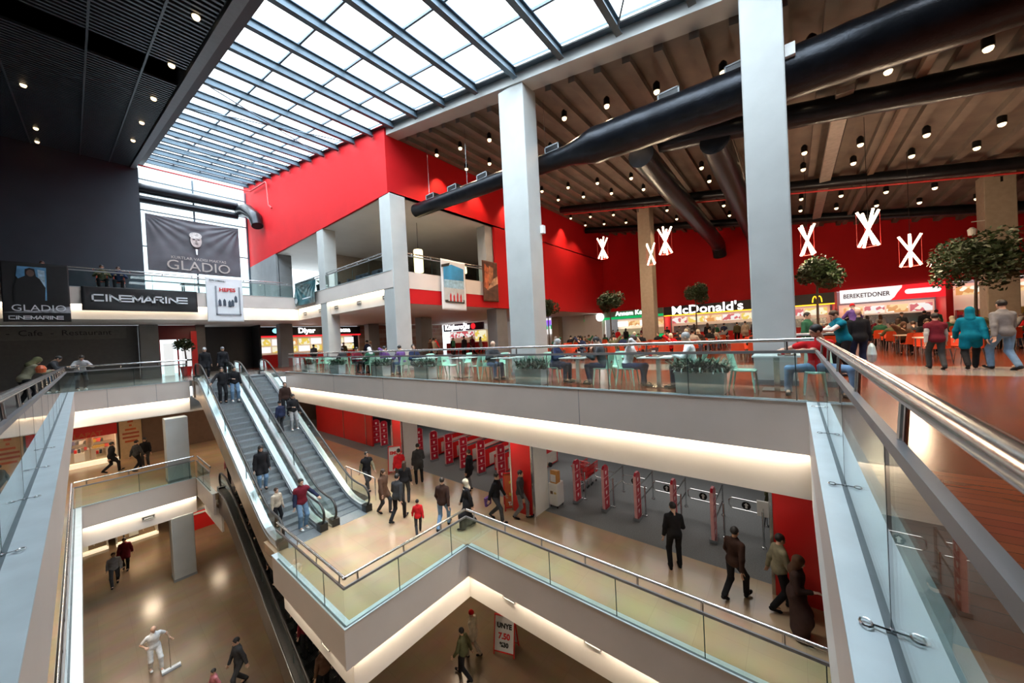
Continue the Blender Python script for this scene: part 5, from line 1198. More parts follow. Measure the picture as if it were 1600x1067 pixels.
# ================================================================ shops on the left, middle and ground levels
def shopfront(x0, x1, y, z, label, fascia_m, title, h=2.65, sill=.25, fh=.95):
    root = empty('shop_window', ((x0 + x1) / 2, y, z)); c = (x0 + x1) / 2; tag(root, label, 'shop window', 'lit shop windows on the left')
    P = lambda n, a, m: MB().box(a[0] - c, a[1] - c, a[2], a[3], a[4], a[5]).build(n, m, root)
    P('fascia', (x0, x1, -.12, .05, h - fh, h), fascia_m); P('sill', (x0, x1, -.15, .25, 0, sill), emit('sill_glow', (1, .85, .6), .8)); P('glass_pane', (x0, x1, -.02, -.01, sill, h - fh), M_clear)  # sill is no lamp; its emission paints in the window light
    P('back_wall', (x0, x1, 1.6, 1.65, 0, h), M_warmback); P('side_wall', (x0, x0 + .06, 0, 1.6, 0, h), M_cream); P('side_wall', (x1 - .06, x1, 0, 1.6, 0, h), M_cream); P('ceiling_panel', (x0, x1, 0, 1.6, h - .05, h), M_cream)
    area('window_lamp', (c, y + .7, z + h - .08), x1 - x0 - .3, 60, (1, .72, .42), (0, 0, 0), .8)
    if title: text(title, .38, (0, -.13, h - fh + .16), '-Y', M_ob, root, .01, .01)
    # display tables, bags and torso forms
    random.seed(int(x0 * 10) + 5)
    n = int((x1 - x0 - .3) / .42)
    for i in range(n):
        xx = x0 + .35 + i * .42 - c
        if i % 2: 
            MB().box(xx - .2, xx + .2, .3 + .3 * (i % 3), .7 + .3 * (i % 3), sill, sill + .3 + .2 * (i % 3)).build('display_table', M_paint if i % 4 == 1 else M_bronze, root)
            for k in range(3): MB().box(xx - .2 + k * .14, xx - .09 + k * .14, .4 + .3 * (i % 3), .6 + .3 * (i % 3), sill + .3 + .2 * (i % 3), sill + .48 + .2 * (i % 3) + .05 * k).build('handbag', [M_redp, M_dark, M_bronze][k], root)
        else: MB().lathe([(.03, 0), (.03, .7), (.13, .75), (.17, .95), (.13, 1.15), (.19, 1.4), (.10, 1.5), (.05, 1.56), (.08, 1.64), (.07, 1.75), (.02, 1.8)], 14, (xx, .8, sill), 1, .6).build('display_figure', [M_dark, M_bronze][(i // 2) % 2], root, smooth=True)
    for k in range(3): P('wall_shelf', (x0 + .2, x1 - .2, 1.35, 1.6, .7 + k * .42, .73 + k * .42), M_bronze); P('shelf_goods', (x0 + .3 + .1 * k, x1 - .3 - .25 * k, 1.38, 1.58, .73 + k * .42, .95 + k * .42), M_goods)
    return root
shopfront(-4.2, -1.25, 33.2, -5, 'lit shop window at the far left, middle level, seen beyond the ledge', M_redp, None)
shopfront(-1.05, 1.25, 33.2, -5, 'lit bag shop window with a red fascia, middle level left', M_redp, 'LAPAT')
o = B(1.34, 2.3, 33.1, 33.2, -5, -2.2).build('poster_panel', mat('cream_poster', (.65, .48, .28), .5)); tag(o, 'cream poster panel with red printed lines right of the bag shop', 'poster')
for i, w in enumerate((.5, .2, .1, .4, .6, .6, .45)): B(1.82 - w * .6, 1.82 + w * .6, 33.08, 33.1, -2.5 - i * .25, -2.38 - i * .25).build('printed_line', mat('print_brick', (.45, .10, .05), .5) if i in (0, 5, 4) else M_ob, o)
shopfront(-4.5, .6, 32.5, -10, 'low lit shop window on the ground floor, left part', mat('brown_panelling', (0.16, 0.10, 0.07), 0.5), None, 3.1, .12)
shopfront(.9, 2.7, 32.3, -10, 'low lit shop window on the ground floor, right part beside the column', mat('brown_panelling', (0.16, 0.10, 0.07), 0.5), None, 3.1, .12)
o = B(3.2, 5.4, 30.5, 30.8, -10, -8.6).build('red_stall', M_redp); tag(o, 'red stall behind the ground floor column', 'stall'); B(3.3, 5.3, 30.45, 30.5, -9.0, -8.9).build('white_stripe', M_paint, o)
struct(B(5.7, 9.0, 35.0, 35.1, 0, 3.42).build('wall_far', M_black))
# ================================================================ furniture, plants
M_mint = mat('mint_plastic', (.46, .74, .60), .35, var=.04); M_orange = mat('orange_red_plastic', (.62, .07, .02), .35, var=.05); M_top = mat('white_laminate', (.8, .82, .82), .25, var=.02)
def make_chair(m, legm, kind):
    root = empty('cafe_chair')
    # seat: shallow dished slab
    q = MB(); n = 10
    top = []; 
    for j in range(n + 1):
        for i in range(n + 1):
            x = -.23 + .46 * i / n; y = -.22 + .44 * j / n; k = 1 - .10 * (abs(y) / .22) ** 3
            top.append((x * k, y, .445 + .015 * ((x / .23) ** 2) - .012 * (j == n) + .01 * (j == 0)))
    bot = [(a, b, c - .025) for a, b, c in top]; q.v = top + bot; N = (n + 1) ** 2
    for j in range(n):
        for i in range(n): a = j * (n + 1) + i; q.f += [(a, a + 1, a + n + 2, a + n + 1), (N + a, N + a + n + 1, N + a + n + 2, N + a + 1)]
    for i in range(n): 
        q.f += [(i, N + i, N + i + 1, i + 1), (n * (n + 1) + i, n * (n + 1) + i + 1, N + n * (n + 1) + i + 1, N + n * (n + 1) + i), (i * (n + 1), (i + 1) * (n + 1), N + (i + 1) * (n + 1), N + i * (n + 1)), (i * (n + 1) + n, N + i * (n + 1) + n, N + (i + 1) * (n + 1) + n, (i + 1) * (n + 1) + n)]
    q.m = [0] * len(q.f); q.build('seat', m, root, smooth=50)
    # backrest: curved shell behind the seat (y negative), with a slot on the mint ones
    q = MB(); M_ = 12; K = 10; V = []
    for k in range(K + 1):
        t = k / K; z = .45 + .40 * t; y0 = -.21 - .09 * t
        for i in range(M_ + 1):
            a = -1 + 2 * i / M_; w = .225 - .03 * t; V.append((a * w, y0 + .07 * (a * a), z - .03 * (a ** 4) * (t > .9)))
    B2 = [(x, y - .02, z) for x, y, z in V]; q.v = V + B2; N = len(V); W1 = M_ + 1
    hole = lambda k, i: kind == 'slot' and 3 <= i <= M_ - 4 and 3 <= k <= 4
    for k in range(K):
        for i in range(M_):
            if hole(k, i): continue
            a = k * W1 + i; q.f += [(a, a + 1, a + W1 + 1, a + W1), (N + a, N + a + W1, N + a + W1 + 1, N + a + 1)]
    for k in range(K): q.f += [(k * W1, (k + 1) * W1, N + (k + 1) * W1, N + k * W1), (k * W1 + M_, N + k * W1 + M_, N + (k + 1) * W1 + M_, (k + 1) * W1 + M_)]
    for i in range(M_): a = K * W1 + i; q.f += [(a, a + 1, N + a + 1, N + a), (i, N + i, N + i + 1, i + 1)]
    q.m = [0] * len(q.f); q.build('backrest', m, root, smooth=50)
    for a, b in ((-1, -1), (1, -1), (-1, 1), (1, 1)):
        MB().tube([(a * .19, b * .18, .43), (a * .23, b * (.25 if b < 0 else .22), .0)], .02, 8, True, [.024, .015] if kind == 'slot' else [.012, .011]).build('leg', legm, root, smooth=True)
    return root
def make_table(m, kind, w=.8, d=.8):
    root = empty('cafe_table'); MB().box(-w / 2, w / 2, -d / 2, d / 2, .72, .75).build('table_top', m, root)
    if kind == 'column':
        MB().box(-.05, .05, -.05, .05, .02, .72).build('column', M_steel, root); MB().box(-.25, .25, -.25, .25, 0, .02).build('foot', M_steel, root)
    else:
        for a, b in ((-1, -1), (1, -1), (-1, 1), (1, 1)): MB().tube([(a * (w / 2 - .06), b * (d / 2 - .06), .72), (a * (w / 2 - .06), b * (d / 2 - .06), 0)], .018, 8).build('leg', M_steel, root)
    return root
proto = dict(mint=make_chair(M_mint, M_mint, 'slot'), red=make_chair(M_orange, M_steel, 'plain'), table=make_table(M_top, 'column'), rtable=make_table(mat('cream_laminate', (.62, .52, .42), .3), 'legs', .8, 1.2))
fresh = {k: True for k in proto}
def put(k, x, y, z, rz, label, cat, group):
    o = proto[k] if fresh[k] else copy_tree(proto[k]); fresh[k] = False
    at(o, x, y, z, R(rz)); return tag(o, label, cat, group)
# front row of mint chairs; rz 0 faces +Y
tabs = [(9.25, .30), (8.98, 2.62), (8.98, 4.85), (9.0, 7.5), (9.0, 9.7), (9.0, 11.9), (9.0, 14.4), (9.0, 17.0), (9.0, 20.0), (9.0, 22.8)]
where = ['beside the man in red', 'behind the largest planter', 'of the woman in long dark coat', 'before the bald man in grey', 'just left of the bald man', 'behind the third planter', 'behind the fourth planter', 'near the red box corner column', 'close to the second corner column', 'nearest the escalator tops']
for i, ((x_, y_), w_) in enumerate(zip(tabs, where)):
    put('table', x_, y_, 0, 0, 'white square cafe table at the glass rail, ' + w_, 'table', 'white tables along the rail')
    if i == 0: put('mint', 8.95, -.36, 0, 90, 'mint green chair under the man in the red shirt', 'chair', 'mint green chairs'); put('mint', 8.95, .86, 0, 176, 'empty mint green chair between the largest planter and the end table', 'chair', 'mint green chairs')
    else:
        put('mint', x_ - .02, y_ - .78, 0, 4, 'mint chair, right of the table ' + w_, 'chair', 'mint green chairs'); put('mint', x_ + .02, y_ + .80, 0, 184, 'mint chair, left of the table ' + w_, 'chair', 'mint green chairs')
for i, (x_, y_, rz) in enumerate(((9.2, 3.85, 95), (9.5, 6.3, 140), (9.6, 8.55, 100), (9.9, 10.9, 80), (9.7, 13.1, 120), (9.8, 18.6, 100))): put('mint', x_ + .35, y_, 0, rz, 'spare mint green chair in the gap behind the rail tables, %s from the right' % ORD[i], 'chair', 'mint green chairs')
# red chairs area
rc = 0; spots = []
random.seed(11)
for xi, x_ in enumerate((16.6, 19.4, 22.4, 25.2, 28.4)):
    for yi, y_ in enumerate((-9.3, -6.6, -3.6, -1.0, 1.4, 4.1, 6.4, 9.3, 12.0)):
        if x_ < 18 and y_ > -3 and y_ < 1: continue
        if (x_, y_) in ((19.4, -1.0), (19.4, -6.6), (19.4, 9.3)): continue
        spots.append((xi, yi, x_, y_))
for xi, yi, x_, y_ in spots:
    if x_ in (25.2,) and y_ in (9.3, -6.6): x_ += 0  # columns stand beside
    wr = 'row %s back, %s from right' % (ORD[xi], ORD[yi])
    if abs(x_ - 26.3) < 1.2 and (abs(y_ - 8.15) < 1.3 or abs(y_ + 7.3) < 1.2): continue
    put('rtable', x_, y_, 0, 0, 'cream food court table ' + wr, 'table', 'tables of the red chair area')
    for j, (a, b, rz, sd) in enumerate(((-.62, -.3, -90, 'front right'), (-.62, .3, -90, 'front left'), (.62, -.3, 90, 'back right'), (.62, .3, 90, 'back left'))):
        if xi > 2 and j > 1: continue
        put('red', x_ + a, y_ + b, 0, rz + random.uniform(-12, 12), 'orange-red chair, %s side, table %s' % (sd, wr), 'chair', 'orange-red chairs')
# planters with strap-leaved plants
M_leaf = mat('dark_leaf', (.055, .125, .08), .35, var=.5, scale=20); M_soil = mat('soil', (.03, .02, .015), .9)
def leaves(q, n, rx, ry, z0, hmin, hmax, seed):
    random.seed(seed)
    for _ in range(n):
        a = random.uniform(0, 2 * math.pi); r = math.sqrt(random.random()); x, y = rx * r * math.cos(a), ry * r * math.sin(a)
        L = random.uniform(hmin, hmax); t = random.uniform(.3, 1.75); b = random.uniform(0, 2 * math.pi); w = random.uniform(.012, .022); dx_, dy_ = math.cos(b), math.sin(b); px, py = -dy_ * w, dx_ * w
        pts = [(x + dx_ * math.sin(t * s) * L * s, y + dy_ * math.sin(t * s) * L * s, z0 + math.cos(t * s * .9) * L * s) for s in (0, .4, .75, 1)]
        vs = []
        for k, p in enumerate(pts): f = (1, 1.2, .9, .1)[k]; vs += [(p[0] + px * f, p[1] + py * f, p[2]), (p[0] - px * f, p[1] - py * f, p[2])]
        q.add(vs, [(0, 1, 3, 2), (2, 3, 5, 4), (4, 5, 7, 6)])
    return q
def planter(x, y, w, d, label, seed, h=.46):
    root = empty('planter', (x, y, 0)); tag(root, label, 'planter', 'planters along the food court rail')
    q = MB().hexa([(-d / 2 + .02, -w / 2 + .02, 0), (d / 2 - .02, -w / 2 + .02, 0), (d / 2 - .02, w / 2 - .02, 0), (-d / 2 + .02, w / 2 - .02, 0), (-d / 2, -w / 2, h), (d / 2, -w / 2, h), (d / 2, w / 2, h), (-d / 2, w / 2, h)]); q.build('box', mat('pale_grey_planter', (.62, .66, .66), .4, var=.03), root)
    MB().box(-d / 2 + .03, d / 2 - .03, -w / 2 + .03, w / 2 - .03, h, h + .01).build('soil', M_soil, root)
    q = leaves(MB(), 620, d / 2 + .02, w / 2 + .06, h - .02, .20, .42, seed).build('foliage', M_leaf, root)
    return root
for i, (x_, y_, w_, l_) in enumerate(((8.42, 1.60, .95, 'largest planter of strap-leaved plants, left of the man in red'), (8.40, 6.1, .95, 'planter of strap-leaved plants before the second tall column'), (8.42, 11.2, .9, 'third planter of dark leaves from the right along the rail'), (8.42, 14.4, .9, 'fourth planter of dark leaves from the right along the rail'), (8.42, 18.6, .9, 'fifth planter of dark leaves along the rail'), (8.42, 22.4, .9, 'planter of dark leaves beside the escalator tops'))): planter(x_, y_, w_, .42, l_, 30 + i)
# indoor trees
M_crown = mat('tree_leaf', (.022, .045, .014), .5, var=.6, scale=15); M_bark = mat('bark', (.07, .045, .03), .8, var=.3, scale=12, bump=.4)
def tree(x, y, z, h, r, label, seed, n=2600, pot=None):
    root = empty('potted_tree', (x, y, z)); tag(root, label, 'tree', 'potted trees in the food court')
    MB().lathe([(.22, 0), (.30, .55), (.33, .6), (.28, .6)], 16).build('pot', pot or mat('clay_pot', (.25, .12, .07), .6), root, smooth=True)
    random.seed(seed); q = MB().tube([(0, 0, .5), (.03, .02, h * .4), (-.02, 0, h - r)], .05, 8, True, [.055, .045, .035])
    for k in range(6): a = k * 1.05; q.tube([(-.02, 0, h - r * 1.3), (math.cos(a) * r * .5, math.sin(a) * r * .5, h - r * .6 + .1 * (k % 3))], .02, 6, True, [.025, .01])
    q.build('trunk', M_bark, root, smooth=True)
    q = MB()
    cl = [(random.uniform(-.55, .55) * r, random.uniform(-.55, .55) * r, h - r * .75 + random.uniform(-.4, .45) * r, random.uniform(.35, .6) * r) for _ in range(12)]
    for _ in range(n):
        c = random.choice(cl); v = Vector((random.gauss(0, 1), random.gauss(0, 1), random.gauss(0, 1))).normalized() * c[3] * random.uniform(.6, 1.05)
        p = Vector(c[:3]) + v; a = Vector((random.gauss(0, 1), random.gauss(0, 1), random.gauss(0, .6))).normalized(); b = a.cross(Vector((random.gauss(0, 1), random.gauss(0, 1), random.gauss(0, 1)))).normalized(); s1, s2 = .085, .038
        q.add([p - a * s1, p + b * s2, p + a * s1, p - b * s2], [(0, 1, 2, 3)])
    q.build('crown', M_crown, root)
tree(20.8, 13.4, 0, 3.9, .75, 'small tree before the green and purple shop sign', 1); tree(20.3, 8.6, 0, 3.9, .85, 'tree before the green sign band', 2); tree(27.0, 5.2, 0, 4.4, .8, 'slim tree before the black sign with white letters', 3)
tree(19.6, -.85, 0, 4.0, .85, 'bushy green tree just right of the nearest column', 4, 4200); tree(20.8, -5.3, 0, 4.2, 1.15, 'wide dim tree before the far right column', 5, 4200)
tree(4.35, 31.2, 0, 2.4, .55, 'dark leafy plant in a red pot by the entrance doors', 6, 900, M_redp)
# things on the tables
M_cup = mat('paper_cup', (.75, .75, .74), .5); M_tray = mat('brown_tray_plastic', (.10, .045, .03), .4)
def tray(x, y, z, rz, label):
    root = empty('food_tray', (x, y, z), R(rz)); tag(root, label, 'tray', 'trays on the tables')
    MB().box(-.2, .2, -.15, .15, 0, .012).box(-.2, .2, -.15, -.14, .012, .025).box(-.2, .2, .14, .15, .012, .025).build('tray_base', M_tray, root)
    MB().box(-.14, .1, -.1, .1, .012, .018).build('paper_liner', M_paint, root)
    MB().lathe([(.03, .014), (.042, .13), (.045, .135)], 14, (.13, .06, 0)).build('cup', M_cup, root, smooth=True); MB().lathe([(.05, .018), (.055, .04), (.04, .06), (.01, .068)], 14, (-.04, -.02, 0)).build('bun', mat('bun', (.45, .22, .08), .7), root, smooth=True)
    MB().box(-.15, -.07, .03, .09, .018, .09).build('carton', M_redp, root)
for x_, y_, l_ in ((9.15, .12, 'brown food tray with cup before the man in red'), (8.95, 2.7, 'food tray on the table behind the largest planter'), (8.95, 4.8, 'food tray between the two people in dark clothes'), (9.1, 7.55, 'food tray before the bald man in grey'), (16.6, -3.5, 'food tray on the nearest cream table behind the boy')): tray(x_, y_, .752, 0, l_)
q = MB().tube([(11.45, -1.0, 0), (11.45, -1.0, 1.0)], .03, 8).box(11.2, 11.75, -1.55, -.2, 1.0, 1.03).tube([(11.65, -.3, 0), (11.65, -.3, 1.0)], .03, 8)
root = empty('tray_cart', (12.6, -.45, 0)); tag(root, 'high narrow serving table with grey trays beside the person in the white sleeves', 'tray stand')
MB().box(-.3, .3, -.55, .5, 1.02, 1.05).build('shelf', M_black, root); MB().box(-.25, .25, -.5, .45, 1.05, 1.10).build('tray_stack', M_letp, root)
for a, b in ((-1, -1), (1, -1), (-1, 1), (1, 1)): MB().box(a * .27 - .02, a * .27 + .02, b * .48 - .02, b * .48 + .02, 0, 1.02).build('leg', M_black, root)
# ================================================================ people
G = None
# middle level, z -5
P5 = -5
person('man in a black suit standing with his back to us before the gates', 9.76, 2.67, P5, -62, 'stand_bent', 'jacket', 'black', 'black', 'short', 'hairblack', 1.02)
person('man in a dark red jacket striding right near the wide red wall block', 9.41, 1.25, P5, -115, 'walk', 'jacket', 'darkbrown', 'black', 'short', 'hairblack', 1.0)
person('person in a grey green jacket leaning toward a companion by the red wall block', 9.62, .42, P5, -150, 'stroll', 'jacket', 'khaki', 'black', 'short', 'hairblack', 1.0)
person('person in long dark brown clothes and headscarf by the lower right rail', 9.0, .12, P5, 170, 'stand_bent', 'robe', 'darkbrown', None, 'scarf', 'brown', .97)
person('man in black walking toward us before the yellow number board', 8.94, 8.3, P5, 190, 'walk', 'jacket', 'black', 'charcoal', 'short', 'hairblack', 1.0)
person('man in a black jacket and grey trousers walking beside his friend in black', 9.55, 7.7, P5, 200, 'stroll', 'jacket', 'charcoal', 'grey', 'short', 'hairblack', 1.0)
tag(MB().hexa([(8.65, 8.5, -4.45), (8.95, 8.55, -4.45), (8.95, 8.63, -4.45), (8.65, 8.58, -4.45), (8.62, 8.5, -4.15), (8.98, 8.55, -4.15), (8.98, 8.63, -4.15), (8.62, 8.58, -4.15)]).build('shopping_bag', cloth('purple')), 'purple bag carried by the man in black', 'bag')
person('person in a black coat standing before the red checkouts', 10.2, 10.9, P5, 20, 'stand', 'coat', 'black', 'grey', 'short', 'hairbrown', 1.0)
person('tall man in a long dark coat seen from behind left of the checkouts', 9.43, 13.46, P5, -30, 'stand_bent', 'coat', 'charcoal', 'black', 'short', 'hairblack', 1.04)
person('man in a dark jacket and blue jeans walking with a child in red', 7.55, 9.5, P5, -60, 'walk', 'jacket', 'darkbrown', 'blue', 'short', 'hairblack', 1.03)
person('small child in a red jacket walking beside the man in jeans', 6.85, 9.95, P5, -35, 'walk', 'jacket', 'red', 'charcoal', 'short', 'hairblack', .68)
person('woman with pale hair in a long black dress behind the rail corner', 8.09, 8.85, P5, 60, 'stroll', 'robe', 'black', None, 'scarf', 'cream', .97)
person('woman in a brown coat stepping off the right escalator', 7.0, 12.3, P5, 195, 'stroll', 'coat', 'brown', 'charcoal', 'long', 'hairbrown', .98)
person('person in a dark grey jacket and black trousers walking from the escalators', 6.95, 11.3, P5, -70, 'walk', 'jacket', 'charcoal', 'black', 'short', 'hairblack', 1.0)
person('curly haired woman in a black jacket behind the woman in brown', 7.95, 12.3, P5, -40, 'stand', 'jacket', 'black', 'charcoal', 'long', 'hairbrown', .97)
person('person in a red pullover standing near the red A-board', 8.75, 13.9, P5, -20, 'stand', 'jacket', 'red', 'charcoal', 'short', 'hairblack', .98)
person('man in a black and white striped sweater walking past the guard bar', 7.75, 14.9, P5, 175, 'walk', ['jacket', 'vest'], ['khaki', 'black'], 'charcoal', 'short', 'hairblack', 1.0)
person('person in a dark shirt inside the store behind the no-entry board', 13.4, .6, P5, 90, 'stand', 'jacket', 'olive', 'black', 'short', 'hairblack', 1.0)
# striped front of the sweater
# left walkway, middle level
person('dark figure walking before the bag shop window', .85, 30.0, P5, -80, 'walk', 'coat', 'black', 'black', 'short', 'hairblack', 1.0)
person('person in dark clothes near the cream poster', 2.15, 29.6, P5, 160, 'stand', 'jacket', 'black', 'charcoal', 'long', 'hairblack', .97)
person('second person in dark clothes close to the grey walkway column', 1.75, 29.0, P5, -60, 'stroll', 'jacket', 'charcoal', 'black', 'short', 'hairblack', 1.0)
person('dark figure at the far left edge seen beyond the blue ledge', -2.2, 26.0, P5, 120, 'stand', 'coat', 'black', 'black', 'scarf', 'black', 1.0)
person('person in a pink top by the head of the lower escalator', 4.35, 21.3, P5, -20, 'stand', 'jacket', 'pink', 'black', 'short', 'hairblack', .98)
# escalator riders
def ezl(y): return -5 + .532 * (y - 14.2)
person('person in a dark jacket and black trousers riding down, upper left', 4.25, 21.6, -1.04, 180, 'escalator_right', 'jacket', 'black', 'black', 'short', 'hairblack', 1.0)
person('person in a black top and bright blue jeans riding down, upper right', 4.75, 21.6, -1.04, 175, 'stand_bent', 'jacket', 'black', 'blue', 'short', 'hairblack', 1.0, shoes='white')
person('person in dark clothes at the very top of the left escalator', 4.2, 24.7, 0, 180, 'stand', 'coat', 'black', 'black', 'beanie', 'lightgrey', .98)
person('second dark figure at the very top of the left escalator', 5.0, 24.9, 0, 180, 'stand', 'coat', 'black', 'charcoal', 'beanie', 'grey', .98)
person('woman with long dark hair, dark coat and maroon top riding down', 4.2, 16.1, -3.95, 178, 'stand', ['coat', 'shirt'], ['black', 'maroon'], 'blue', 'long', 'hairblack', .98)
person('child in a beige puffy jacket near the escalator foot', 4.12, 14.35, -4.80, 200, 'stand', 'jacket', 'beige', 'black', 'short', 'hairbrown', .78)
person('man in a navy and maroon jacket holding the handrail at the escalator foot', 4.70, 13.75, -4.98, 185, 'escalator', ['jacket', 'vest'], ['navy', 'maroon'], 'blue', 'short', 'hairblack', 1.03, shoes='white')
person('child in a dark hooded jacket riding the right escalator', 5.8, 18.9, ezl(18.9), 20, 'stand', 'jacket', 'navy', 'charcoal', 'beanie', 'black', .85)
person('person in a dark jacket riding the right escalator behind the pale trousers', 6.35, 19.9, ezl(19.9), 175, 'stand', 'jacket', 'darkbrown', 'black', 'short', 'hairbrown', 1.0)
person('person in a black jacket and pale grey trousers riding the right escalator', 6.35, 18.9, ezl(18.9), 178, 'stand_bent', 'jacket', 'black', 'lightgrey', 'short', 'hairblack', 1.0, shoes='white')
def ezd(y): return -10 + .532 * (y - 10.2)
low = [(4.2, 18.9, 'darkbrown', 'short', 'with a dark brown jacket just below the pink top'), (4.7, 18.1, 'black', 'short', 'in black, upper part of the lower escalator'), (4.2, 17.2, 'charcoal', 'beanie', 'with a dark cap on the lower escalator'), (4.7, 16.2, 'navy', 'short', 'in navy midway on the lower escalator'), (4.2, 15.2, 'black', 'scarf', 'in a black headscarf midway on the lower escalator'),
       (4.3, 13.4, 'black', 'short', 'in black just left of the platform corner'), (4.25, 12.6, 'maroon', 'long', 'in a maroon top with yellow scarf beside the platform'), (4.65, 12.0, 'charcoal', 'short', 'in charcoal beside the cream platform face'), (4.25, 11.4, 'brown', 'scarf', 'with a brown patterned headscarf low on the escalator'), (4.6, 10.8, 'black', 'short', 'in black at the foot of the lower escalator')]
for x_, y_, c_, h_, l_ in low: person('rider ' + l_, x_, y_, ezd(y_ + .1) + .05, 180 if y_ > 13 else 5, 'stand', 'jacket', c_, 'black', h_, 'hairblack' if h_ in ('short', 'long') else ('yellow' if 'yellow' in l_ else 'brown' if 'brown' in l_ else 'black'), .97)
# ground floor, z -10
person('bald cleaner in white pushing a broom across the ground floor', 1.24, 18.4, -10, 185, 'broom', 'tee', 'white', 'white', None, None, .98, shoes='white')
root = empty('broom', (.98, 18.15, -10)); tag(root, 'wide grey broom with a long handle held by the cleaner', 'broom')
MB().tube([(.62, -.2, .08), (.62, .05, 1.25)], .014, 8).build('handle', M_bronze, root); MB().box(.38, .88, -.28, -.14, .02, .09).build('head', M_letp, root); MB().box(.38, .88, -.30, -.12, 0, .03).build('bristles', mat('bristle_grey', (.2, .2, .22), .9), root)
person('man in dark grey seen from behind at the bottom of the ground floor', 2.95, 15.0, -10, 100, 'stroll', 'jacket', 'charcoal', 'charcoal', 'short', 'hairblack', 1.02)
person('child in a pink top at the bottom edge of the ground floor', 2.3, 14.9, -10, 100, 'stroll', 'jacket', 'pink', 'navy', 'short', 'hairblack', .72)
person('person in a grey brown jacket walking on the ground floor, front one of a pair', .63, 26.85, -10, 175, 'walk', 'jacket', 'grey', 'charcoal', 'short', 'hairbrown', 1.0)
person('person in a dark maroon coat walking behind the grey brown jacket', 1.08, 28.4, -10, 170, 'stroll', 'coat', 'maroon', 'black', 'short', 'hairblack', 1.0)
person('person in a dark patterned jacket at the bottom centre, ground floor', 7.7, 9.0, -10, 10, 'walk', 'jacket', 'olive', 'black', 'short', 'hairblack', 1.0)
person('person with a red cap and cream coat at the bottom centre, ground floor', 8.45, 9.3, -10, 15, 'stroll', 'coat', 'cream', 'beige', 'beanie', 'red', .98)
# upper level, left corner
person('person in black resting on the left corner rail', -.75, 24.1, 0, -95, 'rail', 'jacket', 'charcoal', 'denim', 'short', 'hairblack', 1.0)
person('person in a pale grey jacket leaning on the far rail near the left corner', .0, 25.45, 0, 190, 'rail', 'jacket', 'lightgrey', 'charcoal', 'short', 'hairblack', 1.0, shoes='white')
person('person with an olive scarf leaning on the left rail', -1.05, 19.5, 0, -60, 'rail', 'jacket', 'khaki', 'black', 'scarf', 'olive', .97)
tag(MB().lathe([(.02, -.14), (.09, -.12), (.11, 0), (.07, .08), (.02, .1)], 12, (-.75, 17.4, 1.2)).build('orange_bag', M_ob), 'orange red bag on the left rail beside the olive scarf', 'bag')
# food court along the rail; sitters are placed on their chairs
person('man in red shirt and pale jeans seated wide-legged at the corner table', 8.93, -.36, 0, 90, 'sit_wide', 'tee', 'red', 'blue', 'short', 'hairblack', 1.03)
person('woman in a white shirt and navy trousers left of the largest planter', 9.0, 3.42, 0, 184, 'sit_eat', 'shirt', 'white', 'navy', 'long', 'hairbrown', 1.0)
person('man in a white shirt seated behind the largest planter', 8.98, 1.84, 0, 4, 'sit', 'shirt', 'white', 'navy', 'short', 'hairgrey', 1.0)
person('grey haired woman in a long dark coat seated left of her table', 9.0, 5.65, 0, 184, 'sit', 'coat', 'navy', 'navy', 'long', 'hairgrey', .98)
person('person in dark clothes seated opposite the grey haired woman', 8.98, 4.07, 0, 4, 'sit_eat', 'jacket', 'charcoal', 'navy', 'short', 'hairblack', 1.0)
person('bald man in a grey jacket eating, right of the empty mint chairs', 9.02, 8.25, 0, 165, 'sit', 'jacket', 'charcoal', 'denim', None, None, 1.0)
person('person in purple seated at the rail, right one of a pair', 8.98, 13.6, 0, 4, 'sit', 'jacket', 'purple', 'denim', 'short', 'hairblack', 1.0)
person('person in purple seated at the rail, left one of a pair', 9.0, 15.2, 0, 184, 'sit_eat', 'jacket', 'purple', 'charcoal', 'short', 'hairblack', 1.0)
person('person in a dark blue coat seated behind the third planter', 9.0, 12.7, 0, 184, 'sit_back', 'coat', 'navy', 'navy', 'short', 'hairblack', 1.0)
person('person with a white headscarf and dark green coat seated by the rail', 8.98, 16.2, 0, 4, 'sit', 'coat', 'green', 'black', 'scarf', 'white', .98)
person('person in maroon seated opposite the white headscarf', 9.0, 17.8, 0, 184, 'sit', 'jacket', 'maroon', 'charcoal', 'short', 'hairblack', 1.0)
person('person in a dark jacket seated near the second corner column', 8.98, 19.2, 0, 4, 'sit_back', 'jacket', 'charcoal', 'black', 'short', 'hairblack', 1.0)
# right part
person('person with white sleeves and a blue vest reaching over the tray table', 12.15, -.95, 0, 22, 'reach', ['shirt', 'vest'], ['white', 'teal'], 'black', 'short', 'hairbrown', .99)
person('man in black carrying a small child on his shoulders', 13.0, -1.35, 0, -75, 'stand', 'jacket', 'black', 'navy', None, None, .98)
person('small child in lilac top and red cap riding on the shoulders of someone in black', 13.0, -1.28, 1.02, -75, 'sit', 'jacket', 'purple', 'black', 'beanie', 'red', .62)
tag(MB().lathe([(.04, .0), (.15, .05), (.19, .22), (.13, .42), (.05, .50)], 14, (12.75, -1.55, .28), 1, .5).build('plastic_bag', mat('pale_blue_plastic', (.5, .68, .75), .3, var=.3)), 'pale blue and white carrier bag hanging beside the man in black', 'bag')
person('man in a dark suit standing left of the white sleeved person', 15.0, -.35, 0, 150, 'stand', 'jacket', 'green', 'black', 'short', 'hairblack', 1.0)
person('boy in a striped vest with white sleeves seen from behind', 14.06, -2.9, 0, -85, 'stroll', ['shirt', 'vest'], ['lightgrey', 'maroon'], 'charcoal', 'short', 'hairblack', .86)
person('woman in teal headscarf and long teal tunic near the right edge', 14.2, -3.5, 0, -100, 'walk', 'coat', 'teal', 'black', 'scarf', 'teal', .93)
